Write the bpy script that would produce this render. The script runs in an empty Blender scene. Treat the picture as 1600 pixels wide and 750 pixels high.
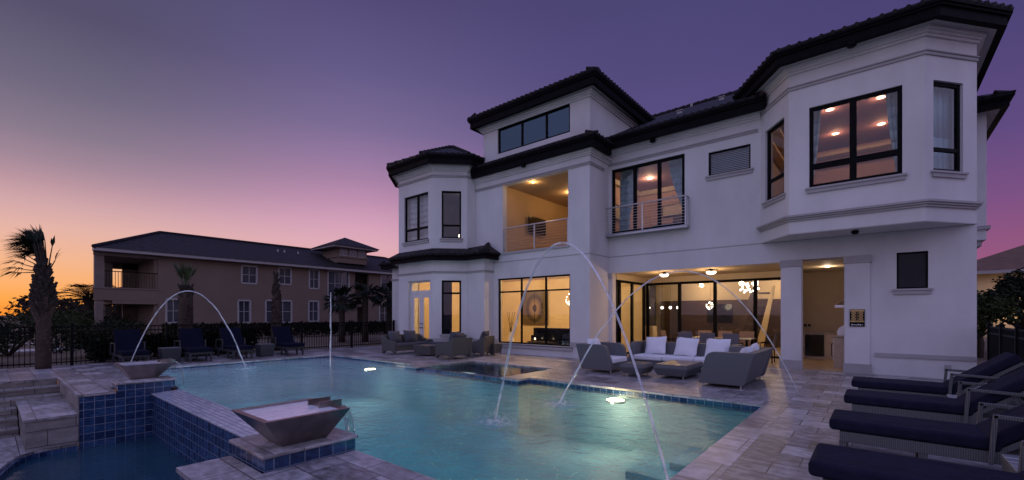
import bpy, math, random
from mathutils import Vector, Matrix
S = bpy.context.scene
COL = S.collection
R = math.radians
random.seed(7)

# ------------------------------------------------------------------ materials
def new_mat(name):
    m = bpy.data.materials.new(name); m.use_nodes = True
    nt = m.node_tree; nt.nodes.clear()
    out = nt.nodes.new('ShaderNodeOutputMaterial')
    return m, nt, out
def nd(nt, typ, **kw):
    n = nt.nodes.new(typ)
    for k, v in kw.items(): setattr(n, k, v)
    return n
def pbsdf(nt, out, col=(.5,.5,.5), rough=.6, metal=0, spec=.5):
    b = nd(nt, 'ShaderNodeBsdfPrincipled')
    b.inputs['Base Color'].default_value = (*col, 1)
    b.inputs['Roughness'].default_value = rough
    b.inputs['Metallic'].default_value = metal
    b.inputs['Specular IOR Level'].default_value = spec
    nt.links.new(b.outputs[0], out.inputs[0])
    return b
def ramp(nt, stops):
    r = nd(nt, 'ShaderNodeValToRGB')
    el = r.color_ramp.elements
    while len(el) < len(stops): el.new(.5)
    for e, (p, c) in zip(el, stops):
        e.position = p; e.color = (*c, 1) if len(c) == 3 else c
    return r
def uvn(nt):
    return nd(nt, 'ShaderNodeTexCoord').outputs['UV']
def objn(nt):
    return nd(nt, 'ShaderNodeTexCoord').outputs['Object']
def noise(nt, vec, scale, detail=4, rough=.55):
    n = nd(nt, 'ShaderNodeTexNoise'); n.inputs['Scale'].default_value = scale
    n.inputs['Detail'].default_value = detail; n.inputs['Roughness'].default_value = rough
    nt.links.new(vec, n.inputs['Vector']); return n
def bump(nt, h, b, strength=.3, dist=.02):
    n = nd(nt, 'ShaderNodeBump'); n.inputs['Strength'].default_value = strength
    n.inputs['Distance'].default_value = dist
    nt.links.new(h, n.inputs['Height']); nt.links.new(n.outputs[0], b.inputs['Normal']); return n
def mottled(name, c1, c2, scale=3, rough=.6, bumps=None, metal=0, spec=.5, stretch=None, detail=5):
    m, nt, out = new_mat(name); b = pbsdf(nt, out, c1, rough, metal, spec)
    v = objn(nt)
    if stretch:
        mp = nd(nt, 'ShaderNodeMapping'); mp.inputs['Scale'].default_value = stretch
        nt.links.new(v, mp.inputs[0]); v = mp.outputs[0]
    n = noise(nt, v, scale, detail)
    r = ramp(nt, [(.3, c1), (.7, c2)])
    nt.links.new(n.outputs['Fac'], r.inputs[0]); nt.links.new(r.outputs[0], b.inputs['Base Color'])
    if bumps:
        n2 = noise(nt, v, bumps[0], 4); bump(nt, n2.outputs['Fac'], b, bumps[1], bumps[2] if len(bumps) > 2 else .01)
    return m
M = {}
M['stucco'] = mottled('stucco', (.57,.56,.555), (.72,.705,.70), .8, .85, (60, .7, .010), stretch=(1,1,.45), detail=9)
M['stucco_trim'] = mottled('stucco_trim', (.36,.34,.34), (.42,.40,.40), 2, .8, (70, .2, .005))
M['fascia'] = mottled('fascia', (.004,.0035,.005), (.008,.007,.009), 5, .6, spec=.06)
M['frame_black'] = mottled('frame_black', (.004,.004,.005), (.007,.007,.008), 4, .5, spec=.06)
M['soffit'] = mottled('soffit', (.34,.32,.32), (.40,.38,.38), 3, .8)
M['white_paint'] = mottled('white_paint', (.62,.60,.60), (.7,.68,.68), 3, .5)
M['rail_metal'] = mottled('rail_metal', (.42,.42,.44), (.52,.52,.54), 9, .35, metal=.7)
M['steel'] = mottled('steel', (.5,.5,.5), (.62,.62,.62), 8, .28, metal=1)
M['bowl_metal'] = mottled('bowl_metal', (.16,.135,.13), (.30,.25,.24), 4, .30, metal=.9, bumps=(60, .08, .004))
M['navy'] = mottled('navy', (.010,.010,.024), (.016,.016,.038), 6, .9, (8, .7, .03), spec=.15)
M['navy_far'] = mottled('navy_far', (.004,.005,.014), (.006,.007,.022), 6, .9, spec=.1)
M['char_cushion'] = mottled('char_cushion', (.055,.056,.072), (.085,.086,.108), 6, .9, (120, .25, .004))
M['white_cushion'] = mottled('white_cushion', (.74,.74,.78), (.82,.82,.86), 3, .85, (14, .35, .02))
M['dark_wood'] = mottled('dark_wood', (.035,.02,.013), (.07,.04,.026), 3, .45, stretch=(1,1,8))
M['brown_top'] = mottled('brown_top', (.06,.045,.04), (.10,.075,.065), 3, .35, stretch=(10,1,1))
M['tan_wall'] = mottled('tan_wall', (.58,.45,.27), (.64,.51,.32), 1.2, .8)
M['peach_wall'] = mottled('peach_wall', (.55,.37,.31), (.6,.41,.34), 1.2, .8)
M['mauve_ceiling'] = mottled('mauve_ceiling', (.27,.14,.15), (.31,.165,.175), 1, .8)
M['cream'] = mottled('cream', (.62,.52,.38), (.68,.58,.44), 1, .7)
M['int_floor'] = mottled('int_floor', (.42,.30,.19), (.52,.38,.25), 2, .3)
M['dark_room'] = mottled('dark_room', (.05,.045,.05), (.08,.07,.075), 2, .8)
M['black_gloss'] = mottled('black_gloss', (.006,.006,.007), (.012,.012,.013), 4, .12)
M['curtain'] = mottled('curtain', (.42,.58,.64), (.52,.68,.74), 3, .85)
M['sheer'] = mottled('sheer', (.72,.72,.74), (.8,.8,.82), 3, .85)
M['trunk'] = mottled('trunk', (.03,.019,.014), (.08,.05,.036), 7, .95, (30, .9, .05), stretch=(1,1,.35))
M['boots'] = mottled('boots', (.045,.029,.021), (.12,.078,.058), 9, .9)
M['dark_boots'] = mottled('dark_boots', (.022,.016,.012), (.045,.03,.022), 9, .9)
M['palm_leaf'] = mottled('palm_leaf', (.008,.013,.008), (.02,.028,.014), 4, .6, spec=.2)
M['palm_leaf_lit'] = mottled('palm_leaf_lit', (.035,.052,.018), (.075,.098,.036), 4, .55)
M['bush_leaf'] = mottled('bush_leaf', (.008,.012,.006), (.026,.032,.014), .9, .7, spec=.15)
M['bush_leaf_olive'] = mottled('bush_leaf_olive', (.02,.03,.010), (.05,.06,.02), 1.2, .7, spec=.15)
M['bush_leaf_rust'] = mottled('bush_leaf_rust', (.016,.012,.009), (.04,.026,.017), 1.1, .7, spec=.15)
M['hedge_leaf'] = mottled('hedge_leaf', (.004,.006,.0035), (.010,.013,.007), 1.2, .8, spec=.1)
M['bark'] = mottled('bark', (.03,.022,.016), (.06,.045,.034), 8, .95)
M['villa_wall'] = mottled('villa_wall', (.175,.125,.095), (.21,.152,.118), .6, .9)
M['villa_trim'] = mottled('villa_trim', (.34,.31,.31), (.40,.37,.37), 2, .8)
M['villa_pane'] = mottled('villa_pane', (.03,.035,.05), (.05,.055,.075), 1, .08, spec=.8)
M['villa_column'] = mottled('villa_column', (.17,.13,.11), (.21,.165,.145), 2, .9)
M['door_rust'] = mottled('door_rust', (.30,.10,.03), (.36,.13,.05), 3, .5)
M['ground'] = mottled('ground', (.10,.068,.046), (.17,.12,.08), .6, .95, (6, .4, .05))
M['path'] = mottled('path', (.42,.40,.40), (.52,.5,.5), 1.3, .5)
M['hill'] = mottled('hill', (.012,.014,.010), (.03,.03,.02), .05, .95)
M['chair_sling'] = mottled('chair_sling', (.13,.125,.14), (.17,.16,.18), 8, .8)
M['chair_brown'] = mottled('chair_brown', (.22,.14,.10), (.28,.18,.13), 8, .7)
M['granite'] = mottled('granite', (.24,.19,.15), (.42,.34,.28), 20, .3)
M['stone_cab'] = mottled('stone_cab', (.42,.34,.27), (.55,.45,.36), 5, .6)
M['orange_wall'] = mottled('orange_wall', (.46,.37,.28), (.52,.42,.32), 1.2, .8)
M['gold'] = mottled('gold', (.45,.30,.12), (.6,.42,.18), 12, .4, metal=.6)
M['right_roof'] = mottled('right_roof', (.12,.062,.045), (.17,.09,.065), 2, .9)
M['ochre_wall'] = mottled('ochre_wall', (.50,.34,.19), (.56,.39,.22), 1.2, .8)

def wicker(name, c1, c2, sc=55):
    m, nt, out = new_mat(name); b = pbsdf(nt, out, c1, .55)
    uv = uvn(nt)
    w1 = nd(nt, 'ShaderNodeTexWave', wave_type='BANDS', bands_direction='X'); w1.inputs['Scale'].default_value = sc/6.28*1.0
    w2 = nd(nt, 'ShaderNodeTexWave', wave_type='BANDS', bands_direction='Y'); w2.inputs['Scale'].default_value = sc/6.28*1.6
    for w in (w1, w2):
        w.inputs['Distortion'].default_value = .6; w.inputs['Detail'].default_value = 1
        nt.links.new(uv, w.inputs['Vector'])
    mx = nd(nt, 'ShaderNodeMath', operation='MULTIPLY')
    nt.links.new(w1.outputs['Fac'], mx.inputs[0]); nt.links.new(w2.outputs['Fac'], mx.inputs[1])
    r = ramp(nt, [(.0, c1), (.6, c2)])
    nt.links.new(mx.outputs[0], r.inputs[0]); nt.links.new(r.outputs[0], b.inputs['Base Color'])
    bump(nt, mx.outputs[0], b, .5, .006)
    return m
M['wicker_grey'] = wicker('wicker_grey', (.055,.055,.055), (.20,.20,.20), 120)
M['wicker_brown'] = wicker('wicker_brown', (.06,.057,.056), (.11,.105,.102), 110)
M['wicker_slate'] = wicker('wicker_slate', (.085,.087,.095), (.15,.152,.163), 110)
M['wicker_dark'] = wicker('wicker_dark', (.02,.02,.028), (.05,.05,.065), 90)

def tiles(name, ca, cb, cm, w, h, offset=0., mortar=.006, rough=.25, streak=None, bumps=.4, freq=2, noise_sc=2.5, cdark=None):
    m, nt, out = new_mat(name); b = pbsdf(nt, out, ca, rough)
    uv = uvn(nt)
    br = nd(nt, 'ShaderNodeTexBrick'); br.offset = offset; br.offset_frequency = freq; br.squash = 1
    br.inputs['Scale'].default_value = 1; br.inputs['Brick Width'].default_value = w; br.inputs['Row Height'].default_value = h
    br.inputs['Mortar Size'].default_value = mortar; br.inputs['Mortar Smooth'].default_value = .2
    br.inputs['Color1'].default_value = (0,0,0,1); br.inputs['Color2'].default_value = (1,1,1,1); br.inputs['Mortar'].default_value = (.5,.5,.5,1)
    nt.links.new(uv, br.inputs['Vector'])
    mp = nd(nt, 'ShaderNodeMapping'); mp.inputs['Scale'].default_value = streak or (1,1,1)
    nt.links.new(uv, mp.inputs[0])
    n = noise(nt, mp.outputs[0], noise_sc, 6, .65)
    add = nd(nt, 'ShaderNodeMath', operation='MULTIPLY_ADD'); add.inputs[1].default_value = .52
    nt.links.new(br.outputs['Color'], add.inputs[0]); 
    sub = nd(nt, 'ShaderNodeMath', operation='MULTIPLY_ADD'); sub.inputs[1].default_value = 1.9; sub.inputs[2].default_value = -.76
    nt.links.new(n.outputs['Fac'], sub.inputs[0]); nt.links.new(sub.outputs[0], add.inputs[2])
    stops = [(.0, ca), (1., cb)] if cdark is None else [(.0, cdark), (.35, ca), (1., cb)]
    r = ramp(nt, stops); nt.links.new(add.outputs[0], r.inputs[0])
    mix = nd(nt, 'ShaderNodeMixRGB'); mix.inputs[2].default_value = (*cm, 1)
    nt.links.new(br.outputs['Fac'], mix.inputs[0]); nt.links.new(r.outputs[0], mix.inputs[1])
    nt.links.new(mix.outputs[0], b.inputs['Base Color'])
    hh = nd(nt, 'ShaderNodeMath', operation='MULTIPLY_ADD'); hh.inputs[1].default_value = -1.0
    nt.links.new(br.outputs['Fac'], hh.inputs[0]); 
    n3 = noise(nt, uv, 26, 6, .7); n3m = nd(nt, 'ShaderNodeMath', operation='MULTIPLY'); n3m.inputs[1].default_value = .5
    nt.links.new(n3.outputs['Fac'], n3m.inputs[0]); nt.links.new(n3m.outputs[0], hh.inputs[2])
    bump(nt, hh.outputs[0], b, bumps, .008)
    rr = nd(nt, 'ShaderNodeMapRange'); rr.inputs['To Min'].default_value = rough*.7; rr.inputs['To Max'].default_value = min(1, rough*1.5)
    nt.links.new(n.outputs['Fac'], rr.inputs[0]); nt.links.new(rr.outputs[0], b.inputs['Roughness'])
    return m
M['paver'] = tiles('paver', (.22,.20,.208), (.58,.54,.555), (.10,.09,.093), .61, .405, .37, .009, .34, (1.5,2.2,1), .7, 2, 4.2, (.09,.075,.072))
M['coping'] = tiles('coping', (.27,.245,.25), (.66,.61,.62), (.12,.11,.11), .61, .61, .5, .007, .34, (2,4,1), .5, 2, 2, (.15,.125,.115))
M['blue_tile'] = tiles('blue_tile', (.012,.032,.095), (.045,.105,.235), (.20,.23,.30), .154, .154, 0, .005, .2, (1,3.0,1), .5, 2, 9, (.006,.014,.045))
M['crest_tile'] = tiles('crest_tile', (.40,.40,.46), (.70,.70,.76), (.26,.28,.36), .154, .075, 0, .008, .10, (1,1,1), .6, 2, 5)
M['block_stone'] = tiles('block_stone', (.20,.175,.16), (.34,.30,.28), (.06,.05,.05), .75, .29, .5, .006, .7, (1.5,4,1), .9, 2, 2, (.13,.11,.10))
M['pool_plaster'] = mottled('pool_plaster', (.27,.43,.50), (.36,.53,.59), 1.3, .6)
M['basin_plaster'] = mottled('basin_plaster', (.10,.19,.30), (.15,.25,.37), 1.6, .6)
M['spa_plaster'] = mottled('spa_plaster', (.26,.40,.44), (.32,.46,.5), 1.6, .6)

def roof_mat():
    m, nt, out = new_mat('roof_tile'); b = pbsdf(nt, out, (.05,.045,.05), .6, 0, .15)
    uv = uvn(nt); sep = nd(nt, 'ShaderNodeSeparateXYZ'); nt.links.new(uv, sep.inputs[0])
    def math(op, a, bb=None):
        n = nd(nt, 'ShaderNodeMath', operation=op)
        for i, x in enumerate((a, bb)):
            if x is None: continue
            if isinstance(x, (int, float)): n.inputs[i].default_value = x
            else: nt.links.new(x, n.inputs[i])
        return n.outputs[0]
    su = math('SINE', math('MULTIPLY', sep.outputs[0], 2*3.14159/.28))
    fv = math('FRACT', math('DIVIDE', sep.outputs[1], .36))
    h = math('ADD', math('MULTIPLY', su, .5), math('MULTIPLY', math('SUBTRACT', 1.0, fv), .8))
    n = noise(nt, uv, 3.2, 4)
    r = ramp(nt, [(.3, (.011,.009,.011)), (.7, (.034,.028,.031))])
    nt.links.new(n.outputs['Fac'], r.inputs[0]); nt.links.new(r.outputs[0], b.inputs['Base Color'])
    bump(nt, h, b, .9, .05)
    return m
M['roof_tile'] = roof_mat()

def glass(name, tint=(.86,.88,.88), ior=1.9, rough=0.0, gc=(.9,.9,.95)):
    m, nt, out = new_mat(name)
    t = nd(nt, 'ShaderNodeBsdfTransparent'); t.inputs[0].default_value = (*tint, 1)
    g = nd(nt, 'ShaderNodeBsdfGlossy'); g.inputs['Roughness'].default_value = rough; g.inputs[0].default_value = (*gc,1)
    f = nd(nt, 'ShaderNodeFresnel'); f.inputs[0].default_value = ior
    ge = nd(nt, 'ShaderNodeNewGeometry'); iv = nd(nt, 'ShaderNodeMath', operation='SUBTRACT'); iv.inputs[0].default_value = 1; nt.links.new(ge.outputs['Backfacing'], iv.inputs[1])
    fm = nd(nt, 'ShaderNodeMath', operation='MULTIPLY'); nt.links.new(f.outputs[0], fm.inputs[0]); nt.links.new(iv.outputs[0], fm.inputs[1])
    mx = nd(nt, 'ShaderNodeMixShader')
    nt.links.new(fm.outputs[0], mx.inputs[0]); nt.links.new(t.outputs[0], mx.inputs[1]); nt.links.new(g.outputs[0], mx.inputs[2])
    nt.links.new(mx.outputs[0], out.inputs[0]); return m
M['glass'] = glass('glass', (.86,.88,.88), 1.75)
M['glass_dark'] = glass('glass_dark', (.25,.38,.46), 2.2, gc=(.42,.62,.78))
M['screen_dark'] = mottled('screen_dark', (.022,.022,.026), (.03,.03,.034), 2, .5, spec=.2)

def water(name, tint, ior=1.36, bscale=2.2, bstr=.35, stretch=(1,1,1), rough=.03, diffuse_mix=None, acol=(.66,.72,.80)):
    m, nt, out = new_mat(name)
    t = nd(nt, 'ShaderNodeBsdfTransparent'); t.inputs[0].default_value = (*tint, 1)
    g = nd(nt, 'ShaderNodeBsdfGlossy'); g.inputs['Roughness'].default_value = rough
    f = nd(nt, 'ShaderNodeFresnel'); f.inputs[0].default_value = ior
    mp = nd(nt, 'ShaderNodeMapping'); mp.inputs['Scale'].default_value = stretch
    ob = objn(nt); nt.links.new(ob, mp.inputs[0])
    n1 = noise(nt, mp.outputs[0], bscale, 4, .6); n1.inputs['Distortion'].default_value = .8
    n2 = noise(nt, mp.outputs[0], bscale*4.5, 3, .6)
    ad = nd(nt, 'ShaderNodeMath', operation='MULTIPLY_ADD'); ad.inputs[1].default_value = .35
    nt.links.new(n2.outputs['Fac'], ad.inputs[0]); nt.links.new(n1.outputs['Fac'], ad.inputs[2])
    bp = nd(nt, 'ShaderNodeBump'); bp.inputs['Strength'].default_value = bstr; bp.inputs['Distance'].default_value = .075
    nt.links.new(ad.outputs[0], bp.inputs['Height'])
    nt.links.new(bp.outputs[0], g.inputs['Normal']); nt.links.new(bp.outputs[0], f.inputs['Normal'])
    body = t.outputs[0]
    if diffuse_mix:
        # stirred-in bubbles plus a pale sky sheen painted in, strongest at the bowl end
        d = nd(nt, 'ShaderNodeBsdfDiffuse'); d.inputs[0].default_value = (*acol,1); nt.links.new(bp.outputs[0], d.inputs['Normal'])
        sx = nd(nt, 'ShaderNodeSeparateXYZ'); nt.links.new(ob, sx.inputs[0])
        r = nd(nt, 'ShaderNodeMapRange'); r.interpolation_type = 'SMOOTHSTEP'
        r.inputs['From Min'].default_value = diffuse_mix[0]; r.inputs['From Max'].default_value = diffuse_mix[1]; r.inputs['To Min'].default_value = diffuse_mix[2]; r.inputs['To Max'].default_value = diffuse_mix[3]
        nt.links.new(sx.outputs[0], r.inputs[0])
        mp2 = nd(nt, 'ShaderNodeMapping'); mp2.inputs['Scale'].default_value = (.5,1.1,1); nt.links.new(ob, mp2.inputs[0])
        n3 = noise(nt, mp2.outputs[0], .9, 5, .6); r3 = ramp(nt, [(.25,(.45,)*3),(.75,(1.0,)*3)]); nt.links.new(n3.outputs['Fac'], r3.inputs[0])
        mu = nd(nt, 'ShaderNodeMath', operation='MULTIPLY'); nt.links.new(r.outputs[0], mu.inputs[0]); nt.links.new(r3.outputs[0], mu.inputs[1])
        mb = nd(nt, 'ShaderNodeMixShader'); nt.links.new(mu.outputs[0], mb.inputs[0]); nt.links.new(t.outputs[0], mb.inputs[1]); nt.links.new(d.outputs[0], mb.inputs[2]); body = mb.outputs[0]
    mx = nd(nt, 'ShaderNodeMixShader')
    nt.links.new(f.outputs[0], mx.inputs[0]); nt.links.new(body, mx.inputs[1]); nt.links.new(g.outputs[0], mx.inputs[2])
    nt.links.new(mx.outputs[0], out.inputs[0]); return m
M['water'] = water('water', (.25,.63,.71), 1.45, 3.2, .6, diffuse_mix=(-6.0,-12.5,.0,.55))
M['spa_water'] = water('spa_water', (.40,.66,.68), 1.36, 2.5, .10)
M['basin_water'] = water('basin_water', (.5,.7,.8), 1.33, 2.0, .2, diffuse_mix=(-5,-12,.30,.32), acol=(.08,.26,.38))
M['bowl_water'] = mottled('bowl_water', (.68,.68,.72), (.86,.86,.9), 9, .10, (14, .25, .01))

def jet_mat():
    m, nt, out = new_mat('jet_water')
    t = nd(nt, 'ShaderNodeBsdfTransparent'); t.inputs[0].default_value = (.93,.94,.96,1)
    d = nd(nt, 'ShaderNodeBsdfPrincipled'); d.inputs['Base Color'].default_value = (.86,.86,.9,1); d.inputs['Roughness'].default_value = .15
    n = noise(nt, objn(nt), 5, 3); r = ramp(nt, [(.3, (.22,)*3), (.7, (.75,)*3)])
    nt.links.new(n.outputs['Fac'], r.inputs[0])
    mx = nd(nt, 'ShaderNodeMixShader'); nt.links.new(r.outputs[0], mx.inputs[0])
    nt.links.new(t.outputs[0], mx.inputs[1]); nt.links.new(d.outputs[0], mx.inputs[2])
    nt.links.new(mx.outputs[0], out.inputs[0]); return m
M['jet_water'] = jet_mat()
def foam_mat():
    m, nt, out = new_mat('foam')
    t = nd(nt, 'ShaderNodeBsdfTransparent')
    d = nd(nt, 'ShaderNodeBsdfDiffuse'); d.inputs[0].default_value = (.8,.85,.86,1)
    tc = nd(nt, 'ShaderNodeTexCoord')
    n = noise(nt, tc.outputs['Object'], 13, 6, .7)
    ln = nd(nt, 'ShaderNodeVectorMath', operation='LENGTH'); nt.links.new(tc.outputs['Object'], ln.inputs[0])
    fall = nd(nt, 'ShaderNodeMapRange'); fall.inputs['From Min'].default_value = .0; fall.inputs['From Max'].default_value = .46
    fall.inputs['To Min'].default_value = 1; fall.inputs['To Max'].default_value = 0
    nt.links.new(ln.outputs['Value'], fall.inputs[0])
    r = ramp(nt, [(.36, (0,)*3), (.74, (1,)*3)]); nt.links.new(n.outputs['Fac'], r.inputs[0])
    mu = nd(nt, 'ShaderNodeMath', operation='MULTIPLY'); nt.links.new(r.outputs[0], mu.inputs[0]); nt.links.new(fall.outputs[0], mu.inputs[1])
    mx = nd(nt, 'ShaderNodeMixShader'); nt.links.new(mu.outputs[0], mx.inputs[0])
    nt.links.new(t.outputs[0], mx.inputs[1]); nt.links.new(d.outputs[0], mx.inputs[2])
    nt.links.new(mx.outputs[0], out.inputs[0]); return m
M['foam'] = foam_mat()
def emit(name, col, s):
    m, nt, out = new_mat(name); e = nd(nt, 'ShaderNodeEmission')
    e.inputs[0].default_value = (*col, 1); e.inputs[1].default_value = s
    nt.links.new(e.outputs[0], out.inputs[0]); return m
M['lamp_warm'] = emit('lamp_warm', (1,.78,.5), 9)
M['lamp_white'] = emit('lamp_white', (1,.88,.7), 7)
M['pool_lamp'] = emit('pool_lamp', (1,.36,.17), 100)
def art_mat():
    m, nt, out = new_mat('ring_art'); b = pbsdf(nt, out, (.3,.2,.1), .5)
    tc = nd(nt, 'ShaderNodeTexCoord')
    ln = nd(nt, 'ShaderNodeVectorMath', operation='LENGTH'); 
    mp = nd(nt, 'ShaderNodeMapping'); mp.inputs['Scale'].default_value = (1.25,1,.95)
    nt.links.new(tc.outputs['Object'], mp.inputs[0]); nt.links.new(mp.outputs[0], ln.inputs[0])
    n = noise(nt, tc.outputs['Object'], 5, 5, .7)
    ad = nd(nt, 'ShaderNodeMath', operation='MULTIPLY_ADD'); ad.inputs[1].default_value = .22
    nt.links.new(n.outputs['Fac'], ad.inputs[0]); nt.links.new(ln.outputs['Value'], ad.inputs[2])
    r = ramp(nt, [(.0,(.02,.012,.008)), (.27,(.02,.012,.008)), (.31,(.26,.17,.08)), (.50,(.16,.10,.05)), (.62,(.04,.025,.014)), (.74,(.02,.013,.008)), (.86,(.09,.06,.03))])
    nt.links.new(ad.outputs[0], r.inputs[0]); nt.links.new(r.outputs[0], b.inputs['Base Color']); return m
M['ring_art'] = art_mat()

# ------------------------------------------------------------------ mesh helper
class MB:
    def __init__(s): s.v = []; s.f = []; s.mi = []; s.m = 0
    def poly(s, pts):
        i = len(s.v); s.v += [Vector(p) for p in pts]; s.f.append(tuple(range(i, i+len(pts)))); s.mi.append(s.m)
    def box(s, x0, x1, y0, y1, z0, z1):
        if x0 > x1: x0, x1 = x1, x0
        if y0 > y1: y0, y1 = y1, y0
        if z0 > z1: z0, z1 = z1, z0
        s.hexa([(x0,y0,z0),(x1,y0,z0),(x1,y1,z0),(x0,y1,z0),(x0,y0,z1),(x1,y0,z1),(x1,y1,z1),(x0,y1,z1)])
    def hexa(s, p):
        i = len(s.v); s.v += [Vector(q) for q in p]
        for f in ((3,2,1,0),(4,5,6,7),(0,1,5,4),(1,2,6,5),(2,3,7,6),(3,0,4,7)):
            s.f.append(tuple(i+k for k in f)); s.mi.append(s.m)
    def prism(s, pts, z0, z1):
        # pts: ccw plan outline
        n = len(pts); i = len(s.v)
        s.v += [Vector((p[0],p[1],z0)) for p in pts] + [Vector((p[0],p[1],z1)) for p in pts]
        s.f.append(tuple(i+k for k in range(n-1,-1,-1))); s.f.append(tuple(i+n+k for k in range(n)))
        for k in range(n):
            l = (k+1) % n; s.f.append((i+k, i+l, i+n+l, i+n+k))
        s.mi += [s.m]*(n+2)
    def extrude(s, pts, d):
        # pts: planar 3D outline, d: extrusion vector (pts wound so that the normal points away from d)
        n = len(pts); i = len(s.v); d = Vector(d)
        s.v += [Vector(p) for p in pts] + [Vector(p)+d for p in pts]
        s.f.append(tuple(i+k for k in range(n))); s.f.append(tuple(i+n+k for k in range(n-1,-1,-1)))
        for k in range(n):
            l = (k+1) % n; s.f.append((i+l, i+k, i+n+k, i+n+l))
        s.mi += [s.m]*(n+2)
    def tube(s, pts, r, n=6, cap=True):
        pts = [Vector(p) for p in pts]; rs = r if isinstance(r, (list, tuple)) else [r]*len(pts)
        up = None; rings = []
        for k, p in enumerate(pts):
            t = (pts[min(k+1,len(pts)-1)] - pts[max(k-1,0)])
            t = t.normalized() if t.length > 1e-9 else Vector((0,0,1))
            if up is None:
                up = Vector((0,0,1)) if abs(t.z) < .9 else Vector((1,0,0))
            a = (up - t*up.dot(t)); a = a.normalized() if a.length > 1e-6 else t.orthogonal().normalized(); up = a; b = t.cross(a)
            i = len(s.v)
            s.v += [p + (a*math.cos(2*math.pi*j/n + math.pi/n) + b*math.sin(2*math.pi*j/n + math.pi/n))*rs[k] for j in range(n)]
            rings.append(i)
        for q in range(len(rings)-1):
            for j in range(n):
                l = (j+1) % n; s.f.append((rings[q]+j, rings[q]+l, rings[q+1]+l, rings[q+1]+j)); s.mi.append(s.m)
        if cap:
            s.f.append(tuple(rings[0]+j for j in range(n-1,-1,-1))); s.f.append(tuple(rings[-1]+j for j in range(n))); s.mi += [s.m]*2
    def lathe(s, prof, n=16, c=(0,0,0)):
        i = len(s.v); c = Vector(c)
        for (r, z) in prof:
            s.v += [c+Vector((r*math.cos(2*math.pi*j/n), r*math.sin(2*math.pi*j/n), z)) for j in range(n)]
        for q in range(len(prof)-1):
            for j in range(n):
                l = (j+1) % n; s.f.append((i+q*n+j, i+q*n+l, i+(q+1)*n+l, i+(q+1)*n+j)); s.mi.append(s.m)
        s.f.append(tuple(i+j for j in range(n-1,-1,-1))); s.f.append(tuple(i+(len(prof)-1)*n+j for j in range(n))); s.mi += [s.m]*2
    def wall(s, p0, p1, z0, z1, holes=(), th=.2, e0=0, e1=0):
        # outer face runs p0->p1, body to the left of it; holes: (u0,u1,za,zb)
        p0 = Vector(p0); p1 = Vector(p1); d = p1-p0; L = d.length; d /= L; nin = Vector((-d.y, d.x))
        us = sorted({e0, L-e1, *[max(e0,h[0]) for h in holes], *[min(L-e1,h[1]) for h in holes]})
        for a, b in zip(us, us[1:]):
            if b-a < 1e-5: continue
            hs = sorted([(h[2],h[3]) for h in holes if h[0] < b-1e-6 and h[1] > a+1e-6])
            z = z0; segs = []
            for (ha, hb) in hs:
                if ha > z+1e-5: segs.append((z, ha))
                z = max(z, hb)
            if z < z1-1e-5: segs.append((z, z1))
            for (za, zb) in segs:
                A = p0+d*a; B = p0+d*b; C = B+nin*th; D = A+nin*th
                s.prism([A,B,C,D], za, zb)
    def band(s, line, z0, z1, o0, o1):
        a = offs(line, o0); b = offs(line, o1)
        for k in range(len(line)-1):
            s.prism([b[k], b[k+1], a[k+1], a[k]], z0, z1)
    def blob_leaves(s, c, rad, n, size, flat=1.0, squash=(1,1,1), shell=.35):
        c = Vector(c)
        for _ in range(n):
            d = Vector((random.gauss(0,1), random.gauss(0,1), random.gauss(0,1))).normalized()
            rr = (shell + (1-shell)*random.random()**.6)
            p = c + Vector((d.x*rad*squash[0], d.y*rad*squash[1], d.z*rad*squash[2]))*rr
            a = Vector((random.uniform(-1,1), random.uniform(-1,1), random.uniform(-.7,.7))).normalized()
            b = a.orthogonal().normalized(); b.rotate(Matrix.Rotation(random.uniform(0,6.28), 3, a))
            sz = size*random.uniform(.6,1.3)
            s.poly([p-a*sz, p+b*sz*.45, p+a*sz, p-b*sz*.45])
    def build(s, name, mats, parent=None, loc=None, smooth=False, bevel=0, seg=2, auto=False):
        me = bpy.data.meshes.new(name)
        off = Vector((0,0,0))
        if loc is not None and parent is None: off = Vector(loc)
        elif parent is not None and parent.get('_world'):
            p = parent
            while p is not None: off = off + p.location; p = p.parent
        me.from_pydata([v-off for v in s.v], [], s.f)
        if not isinstance(mats, (list, tuple)): mats = [mats]
        for m in mats: me.materials.append(M[m] if isinstance(m, str) else m)
        me.polygons.foreach_set('material_index', s.mi)
        uv = me.uv_layers.new(name='UVMap'); Z = Vector((0,0,1))
        for p in me.polygons:
            n = p.normal
            if abs(n.z) > .985: t = Vector((1,0,0)); b = Vector((0,1,0))
            else:
                t = Z.cross(n).normalized(); b = n.cross(t)
            for li, vi in zip(p.loop_indices, p.vertices):
                co = s.v[vi]; uv.data[li].uv = (co.dot(t), co.dot(b))
            p.use_smooth = smooth
        me.update()
        o = bpy.data.objects.new(name, me); COL.objects.link(o)
        if parent is not None:
            o.parent = parent
            if parent.get('_world'): o['_world'] = 1
        if loc is not None: o.location = loc
        if bevel:
            bv = o.modifiers.new('bevel', 'BEVEL'); bv.width = bevel; bv.segments = seg; bv.limit_method = 'ANGLE'; bv.angle_limit = R(35)
        return o
def offs(line, o):
    # offset an open plan polyline to its right (outward) by o, mitred
    out = []; n = len(line); P = [Vector(p) for p in line]
    def rn(a, b):
        d = (b-a).normalized(); return Vector((d.y, -d.x))
    for k in range(n):
        if k == 0: m = rn(P[0], P[1]); out.append(P[0]+m*o)
        elif k == n-1: m = rn(P[-2], P[-1]); out.append(P[-1]+m*o)
        else:
            a = rn(P[k-1], P[k]); b = rn(P[k], P[k+1]); m = (a+b)
            m = m/(m.length_squared/2) if m.length > 1e-6 else a
            out.append(P[k]+m*o)
    return out
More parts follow.
